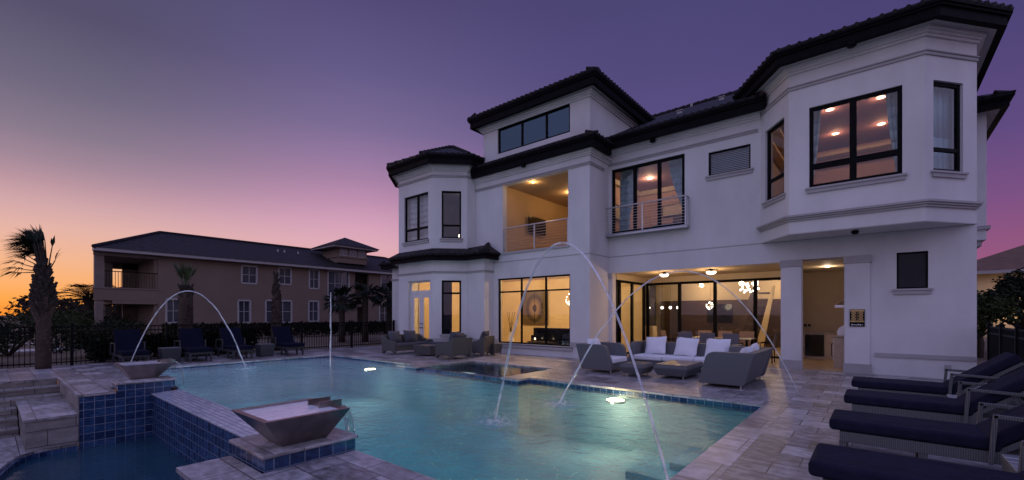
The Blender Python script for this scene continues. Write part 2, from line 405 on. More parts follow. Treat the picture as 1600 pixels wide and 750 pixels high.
def tag(o, label=None, cat=None, group=None, kind=None):
    if label: o['label'] = label
    if cat: o['category'] = cat
    if group: o['group'] = group
    if kind: o['kind'] = kind
    return o
def thing(name, label, cat, loc=(0,0,0), rz=0, group=None, world=False):
    o = bpy.data.objects.new(name, None); COL.objects.link(o); o.empty_display_size = .2
    o.location = loc; o.rotation_euler.z = rz
    if world: o['_world'] = 1
    return tag(o, label, cat, group)
def dup(root, loc, rz=None, label=None, group=None):
    def cp(o, parent):
        c = o.copy(); COL.objects.link(c); c.parent = parent
        for ch in list(o.children): cp(ch, c)
        return c
    r = cp(root, None); r.location = loc
    if rz is not None: r.rotation_euler.z = rz
    if label: r['label'] = label
    if group: r['group'] = group
    return r
def lamp(name, loc, energy, col, radius=.12, typ='POINT', parent=None, **kw):
    l = bpy.data.lights.new(name, typ); l.energy = energy; l.color = col
    if typ != 'SUN': l.shadow_soft_size = radius
    for k, v in kw.items(): setattr(l, k, v)
    o = bpy.data.objects.new(name, l); COL.objects.link(o); o.location = loc
    if parent is not None: o.parent = parent
    return o
# ------------------------------------------------------------------ camera, sky, sun
cam = bpy.data.cameras.new('camera'); cam.sensor_width = 36; cam.lens = 15.435; cam.shift_y = .0725
cam.clip_start = .05; cam.clip_end = 3000
co = bpy.data.objects.new('camera', cam); COL.objects.link(co)
co.location = (0,0,1.55); co.rotation_euler = (R(90), 0, R(39.74)); S.camera = co

W = bpy.data.worlds.new('World'); S.world = W; W.use_nodes = True
nt = W.node_tree; nt.nodes.clear()
wo = nt.nodes.new('ShaderNodeOutputWorld')
tc = nt.nodes.new('ShaderNodeTexCoord'); nrm = nd(nt, 'ShaderNodeVectorMath', operation='NORMALIZE')
nt.links.new(tc.outputs['Generated'], nrm.inputs[0])
sep = nd(nt, 'ShaderNodeSeparateXYZ'); nt.links.new(nrm.outputs[0], sep.inputs[0])
def wm(op, a, b=None, c=None, clamp=False):
    n = nd(nt, 'ShaderNodeMath', operation=op); n.use_clamp = clamp
    for i, x in enumerate((a, b, c)):
        if x is None: continue
        if isinstance(x, (int, float)): n.inputs[i].default_value = x
        else: nt.links.new(x, n.inputs[i])
    return n.outputs[0]
el = wm('DIVIDE', wm('ARCSINE', sep.outputs[2]), R(90))           # 0 horizon, 1 zenith
hl = wm('SQRT', wm('MAXIMUM', wm('ADD', wm('MULTIPLY', sep.outputs[0], sep.outputs[0]), wm('MULTIPLY', sep.outputs[1], sep.outputs[1])), 1e-6))
# azimuth measured from the afterglow, which lies towards -X
az = wm('ARCTAN2', wm('DIVIDE', sep.outputs[1], hl), wm('MULTIPLY', wm('DIVIDE', sep.outputs[0], hl), -1.0))  # 0 at -X, +90deg at +Y
def s2l(c): return tuple(((x/255)/12.92 if x/255 <= .04045 else ((x/255+.055)/1.055)**2.4) for x in c)
def sky_ramp(stops):
    r = ramp(nt, [(d/90, s2l(c)) for d, c in stops]); nt.links.new(el, r.inputs[0]); return r.outputs[0]
A0 = sky_ramp([(0,(228,134,48)), (1.2,(236,156,74)), (3.2,(233,169,118)), (5,(230,175,143)), (7.7,(220,174,166)), (9.8,(203,162,168)), (11.9,(178,143,158)), (13.5,(156,131,150)), (16,(131,117,138)), (20,(105,99,124)), (26,(82,76,106)), (38,(76,74,110)), (56,(138,138,196)), (90,(150,150,212))])
A1 = sky_ramp([(0,(224,150,118)), (5,(226,170,165)), (8.7,(221,169,184)), (11,(210,158,184)), (14,(186,139,173)), (16.2,(166,127,164)), (18.5,(148,118,159)), (22,(121,104,147)), (28,(97,87,134)), (35,(80,70,116)), (42,(78,72,118)), (58,(126,134,200)), (90,(140,150,220))])
A2 = sky_ramp([(0,(190,112,132)), (4,(180,106,142)), (9,(148,97,145)), (15,(110,84,138)), (22,(89,76,129)), (30,(78,70,120)), (38,(71,65,111)), (58,(126,134,200)), (90,(140,150,220))])
A3 = sky_ramp([(0,(163,90,118)), (5,(148,84,125)), (10,(123,78,130)), (16,(94,72,127)), (25,(74,65,116)), (36,(64,59,106)), (58,(126,134,200)), (90,(140,150,220))])
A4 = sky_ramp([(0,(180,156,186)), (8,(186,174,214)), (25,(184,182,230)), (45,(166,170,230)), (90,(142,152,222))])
def blend(c0, c1, lo, hi):
    f = nd(nt, 'ShaderNodeMapRange'); f.interpolation_type = 'SMOOTHSTEP'
    f.inputs['From Min'].default_value = R(lo); f.inputs['From Max'].default_value = R(hi)
    nt.links.new(az, f.inputs[0])
    m = nd(nt, 'ShaderNodeMixRGB'); nt.links.new(f.outputs[0], m.inputs[0]); nt.links.new(c0, m.inputs[1]); nt.links.new(c1, m.inputs[2])
    return m.outputs[0]
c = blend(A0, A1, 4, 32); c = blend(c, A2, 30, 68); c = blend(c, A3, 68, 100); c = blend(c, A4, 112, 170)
# the other way round (towards -Y): afterglow fades into the bright lavender half of the sky
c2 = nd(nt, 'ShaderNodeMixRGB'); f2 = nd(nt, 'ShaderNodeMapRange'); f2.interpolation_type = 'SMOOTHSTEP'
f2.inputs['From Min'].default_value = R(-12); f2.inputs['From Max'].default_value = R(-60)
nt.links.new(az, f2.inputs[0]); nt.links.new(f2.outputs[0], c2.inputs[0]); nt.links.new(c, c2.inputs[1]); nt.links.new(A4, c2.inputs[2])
# below the horizon
sky = nt.nodes.new('ShaderNodeTexSky'); sky.sky_type = 'NISHITA'; sky.sun_disc = False
sky.sun_elevation = R(1.0); sky.sun_rotation = R(-90)
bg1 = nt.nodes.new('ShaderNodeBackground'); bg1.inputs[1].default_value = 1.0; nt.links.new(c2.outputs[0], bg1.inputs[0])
bg2 = nt.nodes.new('ShaderNodeBackground'); bg2.inputs[1].default_value = .008; nt.links.new(sky.outputs[0], bg2.inputs[0])
ads = nt.nodes.new('ShaderNodeAddShader'); nt.links.new(bg1.outputs[0], ads.inputs[0]); nt.links.new(bg2.outputs[0], ads.inputs[1])
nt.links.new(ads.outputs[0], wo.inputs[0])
sun = lamp('sun', (-60,-8,6), .22, (1,.62,.42), typ='SUN'); sun.data.angle = R(14)
sun.rotation_euler = Vector((1,.16,-.07)).to_track_quat('-Z','Y').to_euler()

# ------------------------------------------------------------------ ground and pool terrace
g = MB()
for (x0,x1,y0,y1) in ((-900,-19,-900,900),(9,900,-900,900),(-19,9,14.72,900),(-19,9,-900,-8)):
    g.poly([(x0,y0,-.05),(x1,y0,-.05),(x1,y1,-.05),(x0,y1,-.05)])
tag(g.build('ground', 'ground'), kind='structure')
px0,px1,py0,py1 = -16.1,-1.5,2.72,8.55
d = MB()
for r in ((-1.15,9,-4,14.72),(-6.8,-1.15,8.9,14.72),(-10.7,-6.8,10.7,14.72),(-16.45,-10.7,8.9,14.72),(-19,-16.45,-8,14.72),(-16.45,-15.35,-8,2.37),
          (-15.35,-12.43,1.14,2.37),(-12.43,-11.775,1.14,1.70),(-5.45,-1.15,1.24,1.73),(-4.59,-1.15,1.73,2.37)):
    d.box(r[0],r[1],r[2],r[3],-.045,0)
tag(d.build('pool_deck', 'paver'), kind='structure')
d = MB()
for r in ((px1,-1.15,2.37,8.9),(-16.45,-10.4,8.55,8.9),(-7.1,-1.5,8.55,8.9),(-16.45,px0,2.37,8.55),(px0,-12.43,2.37,2.72),(-4.59,px1,2.37,2.72),
          (-10.95,-10.4,8.1,8.55),(-7.1,-6.55,8.1,8.55),(-10.7,-10.4,8.9,10.7),(-7.1,-6.8,8.9,10.7),(-10.4,-7.1,10.4,10.7)):
    d.box(r[0],r[1],r[2],r[3],-.05,.0)
tag(d.build('pool_coping', 'coping', bevel=.008), kind='structure')
# pool shell
d = MB()
zf = -1.3
d.box(px0-.2,px1+.2,py0-.2,py1+.2,zf-.1,zf)
d.box(px0-.2,px0-.02,py0,py1,zf,-.05); d.box(px1+.02,px1+.2,py0,py1,zf,-.05)
d.box(px0,-10.95,py1+.02,py1+.2,zf,-.18); d.box(-6.55,px1,py1+.02,py1+.2,zf,-.18); d.box(-10.95,-6.55,8.13,8.74,zf,-.172); d.box(px0,px1,py0-.2,py0-.0,zf,-.15)
for i,(zz,w) in enumerate(((-1.2,2.3),(-1.08,1.75),(-.95,1.2))): d.box(px1-w,px1+.02,py1-w*.95,py1+.02,zf,zz)
tag(d.build('pool_basin', 'pool_plaster'), kind='structure')
d = MB()
d.box(px0-.03,px0-.012,py0,py1,-.17,-.05); d.box(px1+.012,px1+.03,py0,py1,-.17,-.05)
d.box(px0,-10.95,py1+.0,py1+.019,-.17,-.05); d.box(-6.55,px1,py1+.0,py1+.019,-.17,-.05)
d.box(-10.93,-10.42,8.12,8.57,-.17,-.05); d.box(-7.08,-6.57,8.12,8.57,-.17,-.05)
d.box(-10.42,-7.08,8.25,8.55,-.17,-.055)                                     # weir between spa and pool
d.box(-10.42,-10.39,8.55,10.4,-.6,-.05); d.box(-7.11,-7.08,8.55,10.4,-.6,-.05); d.box(-10.39,-7.11,10.38,10.41,-.6,-.05)
d.box(px0,-11.8,py0-.02,py0+.01,-.32,-.05); d.box(-5.5,px1,py0-.02,py0+.01,-.32,-.05)
# spillway wall, terrace walls and rim of the catch basin
d.box(-11.8,-5.44,2.27,2.70,-1.9,-.15)
d.box(-12.2,-11.8,1.17,2.6,-1.9,-.046)
d.box(-5.43,-1.2,1.27,2.27,-1.9,-.046)
d.box(-1.16,-.9,-6,1.2,-1.9,-.046)
tag(d.build('pool_tiling', 'blue_tile'), kind='structure')
d = MB()
d.hexa([(-11.8,2.262,-.15),(-5.5,2.262,-.15),(-5.5,2.75,-.15),(-11.8,2.75,-.15),(-11.8,2.262,-.128),(-5.5,2.262,-.128),(-5.5,2.75,-.097),(-11.8,2.75,-.097)])
tag(d.build('spillway_crest', 'crest_tile'), kind='structure')
d = MB(); d.box(-10.42,-7.08,8.5,10.4,-.75,-.6); tag(d.build('spa_basin', 'spa_plaster'), kind='structure')
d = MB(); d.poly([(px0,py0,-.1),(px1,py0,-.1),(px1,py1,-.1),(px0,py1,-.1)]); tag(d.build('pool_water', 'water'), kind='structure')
d = MB(); d.poly([(-10.4,8.5,-.05),(-7.1,8.5,-.05),(-7.1,10.39,-.05),(-10.4,10.39,-.05)]); tag(d.build('spa_water', 'spa_water'), kind='structure')
d = MB(); d.box(-13,-1,-6,2.3,-2.0,-1.9); tag(d.build('catch_basin', 'basin_plaster'), kind='structure')
d = MB(); d.poly([(-12.5,-6,-1.05),(-1,-6,-1.05),(-1,2.3,-1.05),(-12.5,2.3,-1.05)]); tag(d.build('catch_basin_water', 'basin_water'), kind='structure')
curve = [(-11.8,1.16),(-11.79,.95),(-11.76,.72),(-11.68,.52),(-11.5,.38),(-11.2,.27),(-10.8,.17),(-10.2,.05),(-9.5,-.14),(-8.8,-.45),(-8.1,-.95),(-7.6,-1.6),(-7.3,-2.6),(-7.2,-6)]
d = MB(); d.prism([(-16.4,1.16),(-16.4,-8),(-7.2,-8)]+curve[::-1][1:] if False else [(-16.4,1.16)]+[(-16.4,-8),(-7.2,-8)]+curve[::-1], -.965, -.92)
tag(d.build('lower_terrace', 'paver'), kind='structure')
d = MB(); cin = offs(curve, -.05)
for a, b in zip(cin, cin[1:]): 
    n = Vector((b-a)).normalized(); n = Vector((n.y,-n.x))*.25
    d.prism([a, a+n, b+n, b][::-1] if n.cross(b-a) > 0 else [a, a+n, b+n, b], -1.9, -.966)
tag(d.build('catch_basin_rim', 'blue_tile'), kind='structure')
d = MB()
for i, x in enumerate((-15.35,-14.93,-14.53,-14.15,-13.78,-13.42)):
    z = -.155*i
    if i == 0: continue
    ye = 1.149 if i < 3 else .45
    d.box(-15.6,x+.02,-8,ye,z-.045,z); d.box(-15.6,x,-8,ye-.001,z-.16,z-.046)
d.box(-15.6,-15.36,-8,1.149,-.16,-.046)
d.box(-15.36,-11.801,1.152,1.2,-.92,-.046)
tag(d.build('steps', 'block_stone'), kind='structure')
bp = thing('stone_pier', 'low stone block pier beside the steps at the tiled wall', 'pier', (-13.6,.8,-.92), world=True)
d = MB(); d.box(-15.58,-11.74,.47,1.148,-.918,-.40); d.build('body', 'block_stone', bp)
d = MB(); d.box(-15.6,-11.715,.445,1.149,-.398,-.345); d.build('cap', 'coping', bp, bevel=.006)

# tile-faced pedestals and water bowls
def pedestal(label, x0, x1, y0, y1, zt):
    p = thing('pedestal', label, 'pedestal', ((x0+x1)/2,(y0+y1)/2,0), group='pedestals under the water bowls', world=True)
    m = MB(); m.box(x0,x1,y0,y1,-.044,zt-.04); m.build('body', 'blue_tile', p)
    m = MB(); m.box(x0-.03,x1+.03,y0-.03,y1+.03,zt-.039,zt); m.build('cap', 'coping', p, bevel=.012)
pedestal('blue tiled pedestal with stone cap under the nearer, larger-looking water bowl', -5.49,-4.62,1.76,2.73,.165)
pedestal('blue tiled pedestal at the far end of the spillway, under the smaller-looking bowl', -12.4,-11.797,1.73,2.67,.155)
def bowl(label, cx, cy, z0, z1, rx, ry, bx, by, dx=0, dy=0):
    b = thing('water_bowl', label, 'water bowl', (cx,cy,z0), group='metal water bowls')
    h = z1-z0; m = MB()
    ro = [(-rx,-ry,h),(rx,-ry,h),(rx,ry,h),(-rx,ry,h)]; ri = [(p[0]*.87,p[1]*.87,h) for p in ro]; rd = [(p[0]*.82,p[1]*.82,h-.05) for p in ro]
    bo = [(-bx+dx,-by+dy,0),(bx+dx,-by+dy,0),(bx+dx,by+dy,0),(-bx+dx,by+dy,0)]
    for k in range(4):
        l = (k+1) % 4
        m.poly([bo[k],bo[l],ro[l],ro[k]]); m.poly([ro[k],ro[l],ri[l],ri[k]]); m.poly([ri[k],ri[l],rd[l],rd[k]])
    m.poly(rd); m.poly(bo[::-1])
    o = m.build('basin', 'bowl_metal', b)
    m = MB(); m.poly([(p[0]*.84,p[1]*.84,h-.016) for p in ro]); m.build('water', 'bowl_water', b)
    m = MB(); m.box(-.12,.12,ry-.16,ry+.06,h-.012,h+.004); m.box(-.14,-.12,ry-.2,ry+.07,h-.02,h+.05); m.box(.12,.14,ry-.2,ry+.07,h-.02,h+.05)
    m.build('spout', 'bowl_metal', b)
    fz = -.1-z0; m = MB()
    for q in (-.112,.112):
        m.tube([(q,ry+.06,h),(q,ry+.13,h-.03),(q*.97,ry+.2,h-.13),(q*.9,ry+.25,(h+fz)*.45),(q*.85,ry+.27,fz)], [.007,.007,.006,.005,.005], 6)
    pts = [(ry+.06,h),(ry+.13,h-.03),(ry+.2,h-.13),(ry+.25,(h+fz)*.45),(ry+.27,fz)]
    for (ya,za),(yb,zb) in zip(pts, pts[1:]):
        m.m = 1; m.hexa([(-.11,ya,za),(.11,ya,za),(.11,ya+.006,za),(-.11,ya+.006,za),(-.1,yb,zb),(.1,yb,zb),(.1,yb+.006,zb),(-.1,yb+.006,zb)][4:]+[(-.11,ya,za),(.11,ya,za),(.11,ya+.006,za),(-.11,ya+.006,za)])
    m.build('water_sheet', ['jet_water','glass'], b, smooth=True)
    return b
bowl('square bronze water bowl brimming with water, nearer one, on the pedestal by the pool corner', -5.0,2.18,.166,.50,.46,.45,.17,.24,.06,.05)
bowl('square bronze water bowl at the far end of the spillway, spilling into the pool', -12.55,2.28,.156,.47,.47,.46,.2,.22,.14,-.05)
m = MB(); m.box(-.05,.05,-.07,.07,0,.085); m.box(-.055,.055,-.075,.075,.086,.1)
tag(m.build('stone_block', 'block_stone', loc=(-5.12,1.86,.167), bevel=.006), 'small rough stone block wedged beside the nearer bronze bowl', 'stone block')
m = MB(); m.box(-.16,.16,-.09,.09,0,.018)
o = tag(m.build('loose_tile', 'coping', loc=(-5.17,1.42,.001), bevel=.003), 'loose flat stone tile lying on the near corner of the deck', 'stone tile'); o.rotation_euler.z = R(28)
m = MB(); m.tube([(-.05,-.03,.012),(.0,0,.02),(.05,.04,.012),(.08,.02,.012)], .012, 5)
tag(m.build('hose_end', 'white_paint', loc=(-5.36,1.86,.165)), 'short pale pipe end beside the stone block on the near pedestal', 'pipe')

# pool lamps and added fill lights under the surface
def pool_lamp(label, x, y, e, col, z=-.2):
    t = thing('pool_light', label, 'pool light', (x,y,z), group='underwater pool lights')
    m = MB(); m.lathe([(.15,-.03),(.20,-.02),(.21,0),(.19,.02)], 24); m.build('rim', 'steel', t)
    m = MB(); m.lathe([(.18,.021),(.15,.035),(.05,.045)], 24); m.build('lens', 'pool_lamp', t)
    lamp('pool_lamp', (0,-.35,-.10), e, col, .12, parent=t)
pool_lamp('glowing underwater light in the far left part of the pool', -12.55,7.95,50,(1,.5,.36),-.24)
pool_lamp('glowing underwater light near the spa sofas, brighter of the two in the pool', -4.15,8.33,120,(1,.36,.20),-.24)
for i in range(8):  # unseen grid of fill lights, added to brighten the water
    for j in range(3):
        x = -15.2+1.78*i; y = 3.75+1.85*j; f = min(1,max(0,(-7.5-x)/5))
        lamp('pool_fill', (x,y,-.42), 6.6+5.0*f, (.26+.69*f,.86+.02*f,.92+.08*f), .3)
for x in (-9.6,-8.0): lamp('spa_glow', (x,9.5,-.25), 6, (.7,.95,.95), .2)

# laminar water jets
def jet(label, s, e, zt, r0=.013, r1=.019, splash=True):
    s = Vector(s); e = Vector(e); o = thing('water_jet', label, 'water jet', s, group='arching water jets over the pool', world=True)
    m = MB(); pts = []; rs = []
    n = 56; random.seed(int(abs(s.x*37+s.y*11)))
    for k in range(n+1):
        t = k/n; p = s.lerp(e, t); p.z = s.z*(1-t)+e.z*t + 4*zt*t*(1-t); wv = .011*t*t; p += Vector((math.sin(k*.9+s.x)+.6*math.sin(k*1.7),math.sin(k*.75+2)+.6*math.sin(k*2.1+1),0))*wv; pts.append(p); rs.append((r0+(r1-r0)*t)*random.uniform(1-.22*t-.06,1.06+.2*t))
    m.tube(pts, rs, 8); m.build('stream', 'jet_water', o, smooth=True)
    m = MB(); m.lathe([(.05,.0),(.05,.012),(.025,.02)], 14, s); m.build('nozzle', 'steel', o)
    if splash:
        m = MB(); random.seed(int(e.x*100)); N = 28; R0 = .48
        rings = [(R0*q/6) for q in range(7)]
        pr = None
        for q, r in enumerate(rings):
            cur = [Vector((e.x+r*math.cos(2*math.pi*j/N)*1.1, e.y+r*math.sin(2*math.pi*j/N)*1.1, -.094+.012*math.cos(q*2.1)*math.exp(-q*.3))) for j in range(N)]
            if pr: 
                for j in range(N): l = (j+1) % N; m.poly([pr[j],pr[l],cur[l],cur[j]])
            pr = cur
        sp = m.build('splash', 'foam', o, smooth=True)
        me = sp.data
        dv = Vector((e.x,e.y,0)) - o.location
        for v in me.vertices: v.co -= Vector((dv.x,dv.y,0))
        sp.location = (dv.x,dv.y,0)
        m = MB()
        for _ in range(60):
            a = random.uniform(0,6.28); rr = random.random()**1.6*.30; z = -.09+random.random()**2*.20*(1-rr*2)
            m.lathe([(.001,-.007),(.006,0),(.001,.007)], 5, (e.x+rr*math.cos(a), e.y+rr*math.sin(a), z))
        m.build('droplets', 'white_cushion', o)
jet('left water jet arching from the deck behind the far bowl into the pool', (-16.35,2.62,0),(-14.6,5.05,-.1),2.28)
jet('tall water jet rising from the near right deck and landing mid pool', (-1.25,3.55,0),(-4.47,4.99,-.1),2.42,.011,.019)
jet('water jet arching in front of the covered patio and landing near the bright pool light', (-1.12,9.85,0),(-4.46,6.73,-.1),2.4,.011,.016)
jet('thin water jet seen edge-on at the far left corner of the pool', (-16.3,8.62,0),(-13.1,6.9,-.1),2.36,.011,.016,False)
# ------------------------------------------------------------------ the house
H = thing('house', 'large white stucco two-storey house with dark eaves, bay windows and a raised centre tower', 'house', (-7.5,19,0), world=True)
def part(name, mb, mat, parent=H, **kw): return mb.build(name, mat, parent, **kw)
def P(*a): return tuple(a)

# walls
w = MB(); w.wall((-13.04,13.3),(-7.59,13.3),0,7.5,[(1.24,4.66,.4,2.98),(1.50,4.58,4.02,6.72)],.25,0,.25)
w.wall((-7.59,13.3),(-7.59,14.72),0,7.75,(),.25)
part('wall', w, 'stucco')
w = MB(); w.wall((-12.62,13.33),(-7.6,13.33),7.4,9.36,[(.78,4.22,8.04,9.13)],.22,.22,.22)
w.wall((-7.6,13.33),(-7.6,18.6),7.4,9.36,(),.22); w.wall((-12.62,18.6),(-12.62,13.33),7.4,9.36,(),.22); w.wall((-7.6,18.6),(-12.62,18.6),7.4,9.36,(),.22,.22,.22)
part('tower_wall', w, 'stucco')
w = MB(); w.wall((-7.59,14.72),(1.78,14.72),0,3.7,[(.14,5.45,0,3.05),(5.96,6.91,0,3.09),(7.97,8.55,2.19,3.1)],.28,0,.28)
w.wall((-7.59,14.72),(-2.65,14.72),3.7,7.86,[(.10,2.73,4.47,6.84),(3.47,4.67,5.93,6.68)],.28,.0)
w.wall((1.78,14.72),(1.78,27),0,8.3,(),.28)
part('wall', w, 'stucco')
RB = [(-2.65,14.72),(-1.78,13.55),(.83,13.55),(1.78,14.72)]
w = MB(); w.wall(RB[0],RB[1],3.66,8.2,[(.25,1.23,4.79,6.85)],.22); w.wall(RB[1],RB[2],3.66,8.2,[(.44,2.23,4.79,6.85)],.22); w.wall(RB[2],RB[3],3.66,8.2,[(.24,1.10,4.8,6.86)],.22)
w.wall((-3.0,15.2),(-2.65,14.72),7.4,8.2,(),.2)
w.prism([(-2.62,14.70),(-1.77,13.56),(.82,13.56),(1.76,14.70)],3.645,3.80)
part('bay_wall', w, 'stucco')
LB = [(-17.35,12.79),(-16.35,11.79),(-14.05,11.79),(-13.05,12.79),(-13.05,13.4)]
w = MB()
for z0, z1, fr, ch in ((0,4.1,(.69,2.14,0,2.97),(.37,1.17,.73,2.95)),(4.1,7.75,(.39,2.02,4.67,6.65),(.37,1.17,4.68,6.64))):
    w.wall(LB[0],LB[1],z0,z1,(),.2); w.wall(LB[1],LB[2],z0,z1,[fr],.22); w.wall(LB[2],LB[3],z0,z1,[ch],.22); w.wall(LB[3],LB[4],z0,z1,(),.2)
w.wall((-17.35,26),(-17.35,12.79),0,7.75,(),.2)
part('bay_wall', w, 'stucco')
w = MB(); w.prism([(-13.04,12.79),(-12.07,12.79),(-12.07,13.297),(-13.04,13.297)],0,3.8); part('pier', w, 'stucco')
w = MB(); w.wall((-19.0,13.3),(-17.36,13.3),0,3.95,(),.2,.2); w.wall((-19.0,24),(-19.0,13.3),0,3.95,(),.2); part('wing_wall', w, 'stucco')
w = MB(); w.wall((1.78,27),(-19,27),0,7.6,(),.2); part('rear_wall', w, 'stucco')
# projecting side bay on the right
w = MB(); w.box(1.79,2.38,18.1,21.6,3.66,7.3); part('side_bay', w, 'stucco')
w = MB(); w.band([(1.79,18.1),(2.38,18.1),(2.38,21.6)],3.95,4.05,0,.07); w.box(1.79,2.30,18.2,21.5,3.5,3.657); part('side_bay_trim', w, 'stucco_trim')

# string courses, cornices, ledges
t = MB()
TW = [(-13.04,13.3),(-7.59,13.3),(-7.59,14.72),(-2.65,14.72)]
def belt(line, z, h=.075, o=.035): t.band(line, z-h/2, z+h/2, .0, o); t.band(line, z+h/2, z+h/2+.025, .0, o+.025)
belt([(-13.04,13.3),(-7.59,13.3),(-7.59,14.3)], 6.74, .06); belt([(-7.59,14.72),(-2.72,14.72)], 7.0, .06)
belt(RB, 7.44, .07); belt(LB, 7.22, .06)
part('belt_course', t, 'stucco_trim')
t = MB(); t.band([(-12.05,13.3),(-7.59,13.3),(-7.59,14.72),(-2.6,14.72),(1.78,14.72)],3.635,3.66,0,.012); belt(LB[:4]+[(-12.07,12.79),(-12.07,13.29)], 3.27, .05); belt([(-19,13.3),(-17.4,13.3)],3.27,.05)
part('belt_course', t, 'stucco_trim')
t = MB(); t.band(RB,3.98,4.03,0,.05); t.band(RB,4.031,4.075,0,.09); t.band(RB,4.076,4.125,0,.13)
part('bay_ledge', t, 'stucco_trim')
t = MB()
for line, z in (([(-13.04,13.3),(-7.59,13.3),(-7.59,14.72)],7.2),([(-7.59,14.72),(-2.65,14.72)],7.5),([(-3.0,15.2)]+RB+[(1.78,27)],7.98),(LB,7.62),([(-12.62,18.6),(-12.62,13.33),(-7.6,13.33),(-7.6,18.6)],9.22)):
    t.band(line,z-.17,z-.11,0,.05); t.band(line,z-.109,z-.05,0,.09); t.band(line,z-.049,z+.02,0,.15)
part('cornice', t, 'stucco')

# eaves: soffit, fascia, gutter, and the first course of tiles
def eave(line, zb, zt, o, name='eave'):
    e = MB(); e.band(line, zb+.02, zb+.06, .0, o-.14); part('soffit', e, 'soffit')
    e = MB(); h = zt-zb
    e.band(line, zb, zb+h*.52, o-.14, o); e.band(line, zb+h*.521, zb+h*.80, o-.06, o+.05); e.band(line, zb+h*.66, zb+h*.82, o+.051, o+.085)
    part(name, e, 'fascia')
    e = MB(); a = offs(line, o+.10)
    e.band(line, zt-.075, zt-.03, o-.25, o+.09)
    for p, q in zip(a, a[1:]):
        L = (q-p).length; n = max(1, int(L/.21)); d = (q-p)/L; nn = Vector((d.y,-d.x))
        for k in range(n):
            c = p + d*(L*(k+.5)/n)
            e.tube([(c.x,c.y,zt-.055),(c.x-nn.x*.4,c.y-nn.y*.4,zt+.10)], [.05,.045], 7)
    part('eave_tiles', e, 'roof_tile')
eave([(-13.04,13.3),(-7.59,13.3),(-7.59,14.3)], 7.22, 7.64, .32)
eave([(-7.59,14.72),(-2.45,14.72)], 7.48, 7.9, .40)
eave([(-2.98,15.16)]+RB+[(1.78,20)], 7.97, 8.37, .45)
eave([(-17.35,15.5)]+LB+[], 7.64, 8.06, .42)
eave([(-12.62,18.6),(-12.62,13.33),(-7.6,13.33),(-7.6,18.6)], 9.24, 9.72, .40)
eave([(1.79,18.1),(2.38,18.1),(2.38,21.6)], 7.2, 7.56, .38)
eave([(-19,18),(-19,13.3),(-17.4,13.3)], 3.82, 4.12, .40)
eave(LB[:4]+[(-12.07,12.79),(-12.07,13.28)], 3.74, 4.02, .34)

# roofs
def roof(polys, name='roof'):
    r = MB()
    for p in polys: r.poly(p)
    return part(name, r, 'roof_tile')
a = offs(TW, .42)
# main roof: front slope up to the long ridge, and its far side
roof([[(-17.7,14.3,7.88),(-2.2,14.3,7.88),(-2.2,20.6,11.03),(-17.7,20.6,11.03)], [(-17.7,27,7.88),(-17.7,20.6,11.03),(2.1,20.6,11.03),(2.1,27,7.88)]])
# strip roof between the lower and the upper tower walls
b = offs([(-13.04,13.3),(-7.59,13.3),(-7.59,14.7)], .40)
roof([[(b[0].x,b[0].y,7.62),(b[1].x,b[1].y,7.62),(-7.6,13.34,7.86),(-13.04,13.34,7.86)], [(b[1].x,b[1].y,7.62),(b[2].x,b[2].y,7.62),(-7.6,14.7,7.86),(-7.6,13.34,7.86)]], 'skirt_roof')
e = offs([(-3.1,15.3)]+RB+[(1.78,27)], .5); z = 8.35; ap = (-.47,17.6,10.0); ap2 = (-.47,27,10.0)
E3 = [(p.x,p.y,z) for p in e]
roof([[E3[0],E3[1],ap],[E3[1],E3[2],ap],[E3[2],E3[3],ap],[E3[3],E3[4],ap],[E3[4],E3[5],ap2,ap],[E3[0],ap,ap2,(-3.4,27,z)]], 'bay_roof')
e = offs([(-17.35,16)]+LB+[(-13.05,16)], .47); z = 8.04; ap = (-15.2,13.9,9.3)
E3 = [(p.x,p.y,z) for p in e]
roof([[E3[k],E3[k+1],ap] for k in range(len(E3)-1)] + [[E3[-1],E3[0],ap]], 'bay_roof')
x0,x1,y0,y1,z = -13.1,-7.12,12.85,19.1,9.70
ap = (-10.1,15.8,10.85); ap2 = (-10.1,16.2,10.85)
roof([[(x0,y0,z),(x1,y0,z),ap],[(x1,y0,z),(x1,y1,z),ap2,ap],[(x1,y1,z),(x0,y1,z),ap2],[(x0,y1,z),(x0,y0,z),ap,ap2]], 'tower_roof')
e = offs(LB[:4]+[(-12.07,12.79),(-12.07,13.3)], .44); i_ = offs(LB[:4]+[(-12.07,12.79),(-12.07,13.3)], -.02)
roof([[(e[k].x,e[k].y,4.0),(e[k+1].x,e[k+1].y,4.0),(i_[k+1].x,i_[k+1].y,4.28),(i_[k].x,i_[k].y,4.28)] for k in range(3)]
     + [[(e[3].x,e[3].y,4.0),(e[4].x,e[4].y,4.0),(-12.3,13.28,4.42),(-13.04,12.85,4.3)], [(e[4].x,e[4].y,4.0),(e[5].x,e[5].y,4.0),(-12.3,13.28,4.42)]], 'skirt_roof')
roof([[(-19.5,12.8,4.1),(-17.3,12.8,4.1),(-17.3,13.9,4.6),(-18.4,13.9,4.6)],[(-19.5,12.8,4.1),(-18.4,13.9,4.6),(-18.4,24,4.6),(-19.5,24,4.1)]], 'wing_roof')
roof([[(1.7,17.6,7.54),(2.86,17.6,7.54),(1.7,18.9,8.1)],[(2.86,17.6,7.54),(2.86,22.1,7.54),(1.7,20.8,8.1),(1.7,18.9,8.1)]], 'side_bay_roof')
